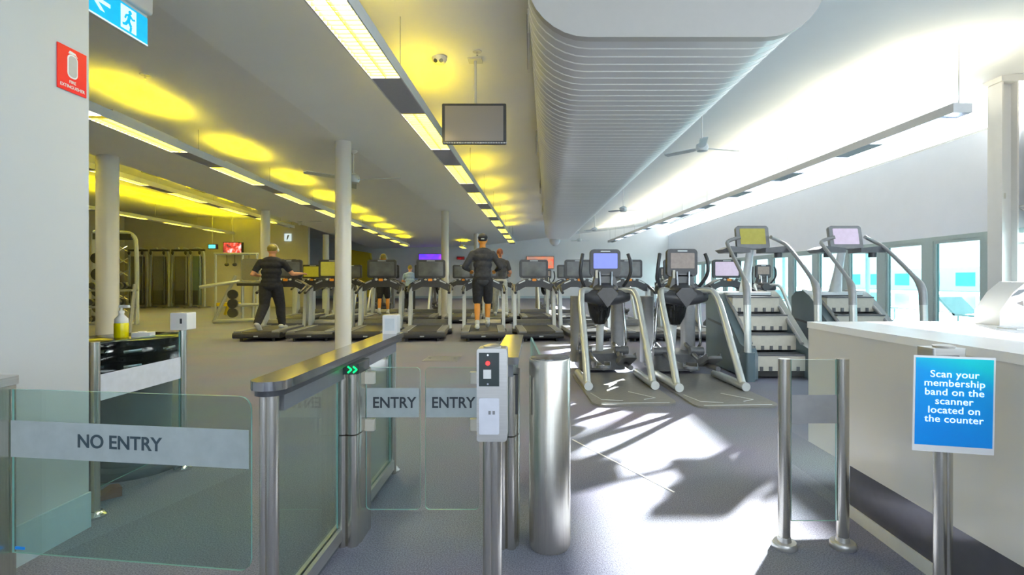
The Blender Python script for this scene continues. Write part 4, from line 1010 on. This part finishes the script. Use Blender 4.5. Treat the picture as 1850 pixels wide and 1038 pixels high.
def person(label, loc, rz, legs, arms, c, lean=0, sleeve='short', bottoms='long', hair='blond', cap=False, phones=False, scale=1.0, group=None, skinm='skin', legskin=None):
    # legs: per side (knee(x,y,z), ankle(x,y,z)); arms: per side (elbow, wrist)
    t = thing('person', label, 'person', loc, rz, group); t.scale = (scale,)*3 if not isinstance(scale, tuple) else scale
    hz = .93; L = lambda z: lean*(z-hz)
    b = MB()
    # torso
    for z, rx, ry in ((.93,.155,.115),(1.05,.150,.110),(1.20,.165,.115),(1.34,.180,.115),(1.42,.165,.095)):
        b.ell((0,L(z),z),(rx,ry,.11),16,10)
    b.tube([(0,L(1.42),1.42),(0,L(1.58)+.01,1.58)], [.062,.055], 12)
    hc = Vector((0,L(1.66)+.015,1.665))
    b.ell(hc,(.076,.095,.112),18,14); b.ell(hc+Vector((0,.03,-.06)),(.052,.058,.055),14,10)
    b.ell(hc+Vector((0,.098,-.015)),(.013,.022,.024),10,8); b.ell(hc+Vector((0,.088,-.058)),(.026,.012,.008),10,8)
    for sx in (-1,1): b.ell(hc+Vector((sx*.078,-.005,-.01)),(.012,.024,.034),10,8); 
    P = []
    for i, sx in enumerate((-1,1)):
        hip = Vector((sx*.09,0,.90)); kn = Vector(legs[i][0]); an = Vector(legs[i][1])
        limb(b, [hip,(hip*.5+kn*.5),kn,(kn*.65+an*.35)+Vector((0,-.015,0)),an], [.092,.075,.055,.056,.036])
        fd = Vector(legs[i][2]) if len(legs[i]) > 2 else Vector((0,1,-.25)); fd.normalize()
        limb(b, [an+Vector((0,0,-.03))-fd*.03, an+fd*.12+Vector((0,0,-.04))], [.038,.032])
        sh = Vector((sx*.185,L(1.40),1.405)); elb = Vector(arms[i][0]); wr = Vector(arms[i][1])
        limb(b, [sh,elb,(elb*.6+wr*.4),wr], [.055,.041,.040,.026])
        fdir = (wr-elb).normalized(); side = fdir.cross(Vector((0,0,1)))
        if side.length < .2: side = Vector((1,0,0))
        side.normalize(); nn = side.cross(fdir).normalized()
        pc = wr+fdir*.05; rotm = Matrix((side, fdir, nn)).transposed()
        b.ell(pc,(.040,.050,.017),12,8,rotm)
        for q, ln in enumerate((.062,.072,.068,.052)):
            o0 = pc+fdir*.035+side*(-.027+.018*q); m1 = o0+fdir*ln*.5-nn*.006; m2 = m1+fdir*ln*.35-nn*.024
            limb(b, [o0,m1,m2], [.0095,.009,.008])
        ts = -side*sx if sx > 0 else side*-sx
        o0 = wr+fdir*.025+ts*.03; limb(b, [o0, o0+fdir*.03+ts*.022, o0+fdir*.058+ts*.018-nn*.01], [.012,.011,.009])
        P.append((hip,kn,an,sh,elb,wr,fd))
    body = remeshed(b, 'body', M[skinm], t, .0085, 3)
    # eyes
    for sx in (-1,1): MB().ell(hc+Vector((sx*.030,.088,.012)),(.010,.007,.007),8,6).build('eye', M['eye'], t)
    # top
    s_ = MB()
    for z, rx, ry in ((.90,.175,.135),(1.0,.170,.132),(1.10,.168,.128),(1.20,.182,.132),(1.34,.198,.132),(1.42,.182,.112)): s_.ell((0,L(z),z),(rx,ry,.11),16,10)
    s_.tube([(0,L(1.44),1.44),(0,L(1.52)+.01,1.515)], [.078,.07], 12)
    for (hip,kn,an,sh,elb,wr,fd) in P:
        if sleeve == 'long': limb(s_, [sh,elb,(elb*.6+wr*.4),elb*.1+wr*.9], [.068,.056,.052,.038])
        else: limb(s_, [sh, sh*.35+elb*.65], [.070,.060])
    remeshed(s_, 'jacket' if sleeve == 'long' else 'shirt', M[c[0]], t, .014, 3)
    p_ = MB(); p_.ell((0,0,.93),(.172,.134,.13),16,10)
    for (hip,kn,an,sh,elb,wr,fd) in P:
        if bottoms == 'long': limb(p_, [hip,hip*.5+kn*.5,kn,(kn*.65+an*.35)+Vector((0,-.012,0)),an+Vector((0,0,.03))], [.112,.100,.086,.082,.066])
        else: limb(p_, [hip,hip*.5+kn*.5,hip*.10+kn*.90], [.108,.100,.088])
    remeshed(p_, 'trousers' if bottoms == 'long' else 'shorts', M[c[1]], t, .014, 3)
    if bottoms == 'short':
        for (hip,kn,an,sh,elb,wr,fd) in P:
            k_ = MB(); limb(k_, [an+Vector((0,0,.06)), an], [.046,.044]); remeshed(k_, 'sock', M['shoe'], t, .012, 1)
    for (hip,kn,an,sh,elb,wr,fd) in P:
        k_ = MB(); limb(k_, [an+Vector((0,0,-.03))-fd*.045, an+fd*.06+Vector((0,0,-.04)), an+fd*.15+Vector((0,0,-.045))], [.048,.046,.040]); remeshed(k_, 'shoe', M['shoe'], t, .010, 2)
    hm = 'hair_blond' if hair == 'blond' else ('hair_brown' if hair == 'brown' else 'cloth_black')
    h_ = MB(); h_.ell(hc+Vector((0,-.018,.030)),(.084,.096,.092),16,12)
    if hair == 'brown': h_.ell(hc+Vector((0,-.12,-.03)),(.035,.04,.09),10,8)
    remeshed(h_, 'hair', M[hm], t, .010, 1)
    if cap:
        k_ = MB(); k_.ell(hc+Vector((0,-.008,.048)),(.092,.108,.080),18,12); k_.ell(hc+Vector((0,.13,.03)),(.07,.08,.012),14,8); remeshed(k_, 'cap', M['cloth_black'], t, .010, 1)
        MB().box(-.03,.03,-.118,-.108,1.672+.0,1.690).build('cap_strap', M['lightgrey'], t).location = (0,L(1.66)+.012,.0)
    if phones:
        k_ = MB(); k_.tube([hc+Vector((.092*math.cos(R(a)),0,.02+.11*math.sin(R(a)))) for a in range(0,181,20)], .008, 8)
        for sx in (-1,1): k_.ell(hc+Vector((sx*.092,0,-.005)),(.02,.03,.036),10,8)
        k_.build('headphones', M['shoe'], t)
    return t
BZ = .195
cr, sr = math.cos(ROT), math.sin(ROT)
def on_mill(x, y0, dy, dx=0): return (x+dx*cr-dy*sr, y0+dx*sr+dy*cr, BZ)
person('heavy-set man in black tee and trousers walking on the far left treadmill', on_mill(-5.38,10.2,.50,.10), ROT,
  [((-.10,-.03,.50),(-.12,-.26,.13),(0,.8,-.75)), ((.10,.16,.49),(.13,.16,.08),(.05,1,-.08))],
  [((-.30,-.02,1.15),(-.28,.24,1.12)), ((.33,.10,1.16),(.40,.38,1.17))], ('cloth_black','cloth_black'), lean=.08, hair='blond', phones=True, scale=(1.16,1.12,.97))
person('man in dark cap, charcoal jacket and shorts striding on a front treadmill', on_mill(-.95,10.2,.50,-.02), ROT,
  [((-.10,.03,.50),(-.10,-.10,.085),(0,1,-.1)), ((.10,.13,.50),(.09,.10,.14),(0,1,-.3))],
  [((-.33,-.04,1.16),(-.25,.22,1.10)), ((.33,-.04,1.16),(.25,.22,1.10))], ('cloth_char','cloth_black'), lean=.05, sleeve='long', bottoms='short', hair='black', cap=True, scale=1.09, skinm='skin_tan')
person('runner with headphones and orange-tanned legs on a second row treadmill', on_mill(-4.22,14.3,.8,0), ROT,
  [((-.10,.05,.50),(-.10,-.05,.11)), ((.11,.12,.50),(.12,.10,.085))],
  [((-.28,-.10,1.18),(-.2,.16,1.2)), ((.28,-.10,1.18),(.2,.16,1.2))], ('cloth_black','cloth_black'), lean=.05, bottoms='short', hair='blond', phones=True, scale=.98, skinm='skin_tan')
person('walker in grey top and pale grey trousers behind the capped man', on_mill(-.93,14.3,.25,.05), ROT,
  [((-.12,.10,.50),(-.12,.20,.085)), ((.12,-.02,.50),(.16,-.2,.10))],
  [((-.26,.0,1.15),(-.2,.25,1.14)), ((.28,.05,1.15),(.27,.25,1.10))], ('cloth_char','cloth_grey'), lean=.05, sleeve='short', hair='brown', scale=1.05)
person('person in light blue top exercising far behind the second row', (-4.55, 19.5, 0), ROT,
  [((-.12,.2,.52),(-.15,.1,.12)), ((.12,.0,.50),(.15,-.15,.10))],
  [((-.28,.1,1.18),(-.2,.35,1.15)), ((.28,.1,1.18),(.2,.35,1.15))], ('cloth_blue','cloth_black'), lean=.1, hair='blond', scale=.98)
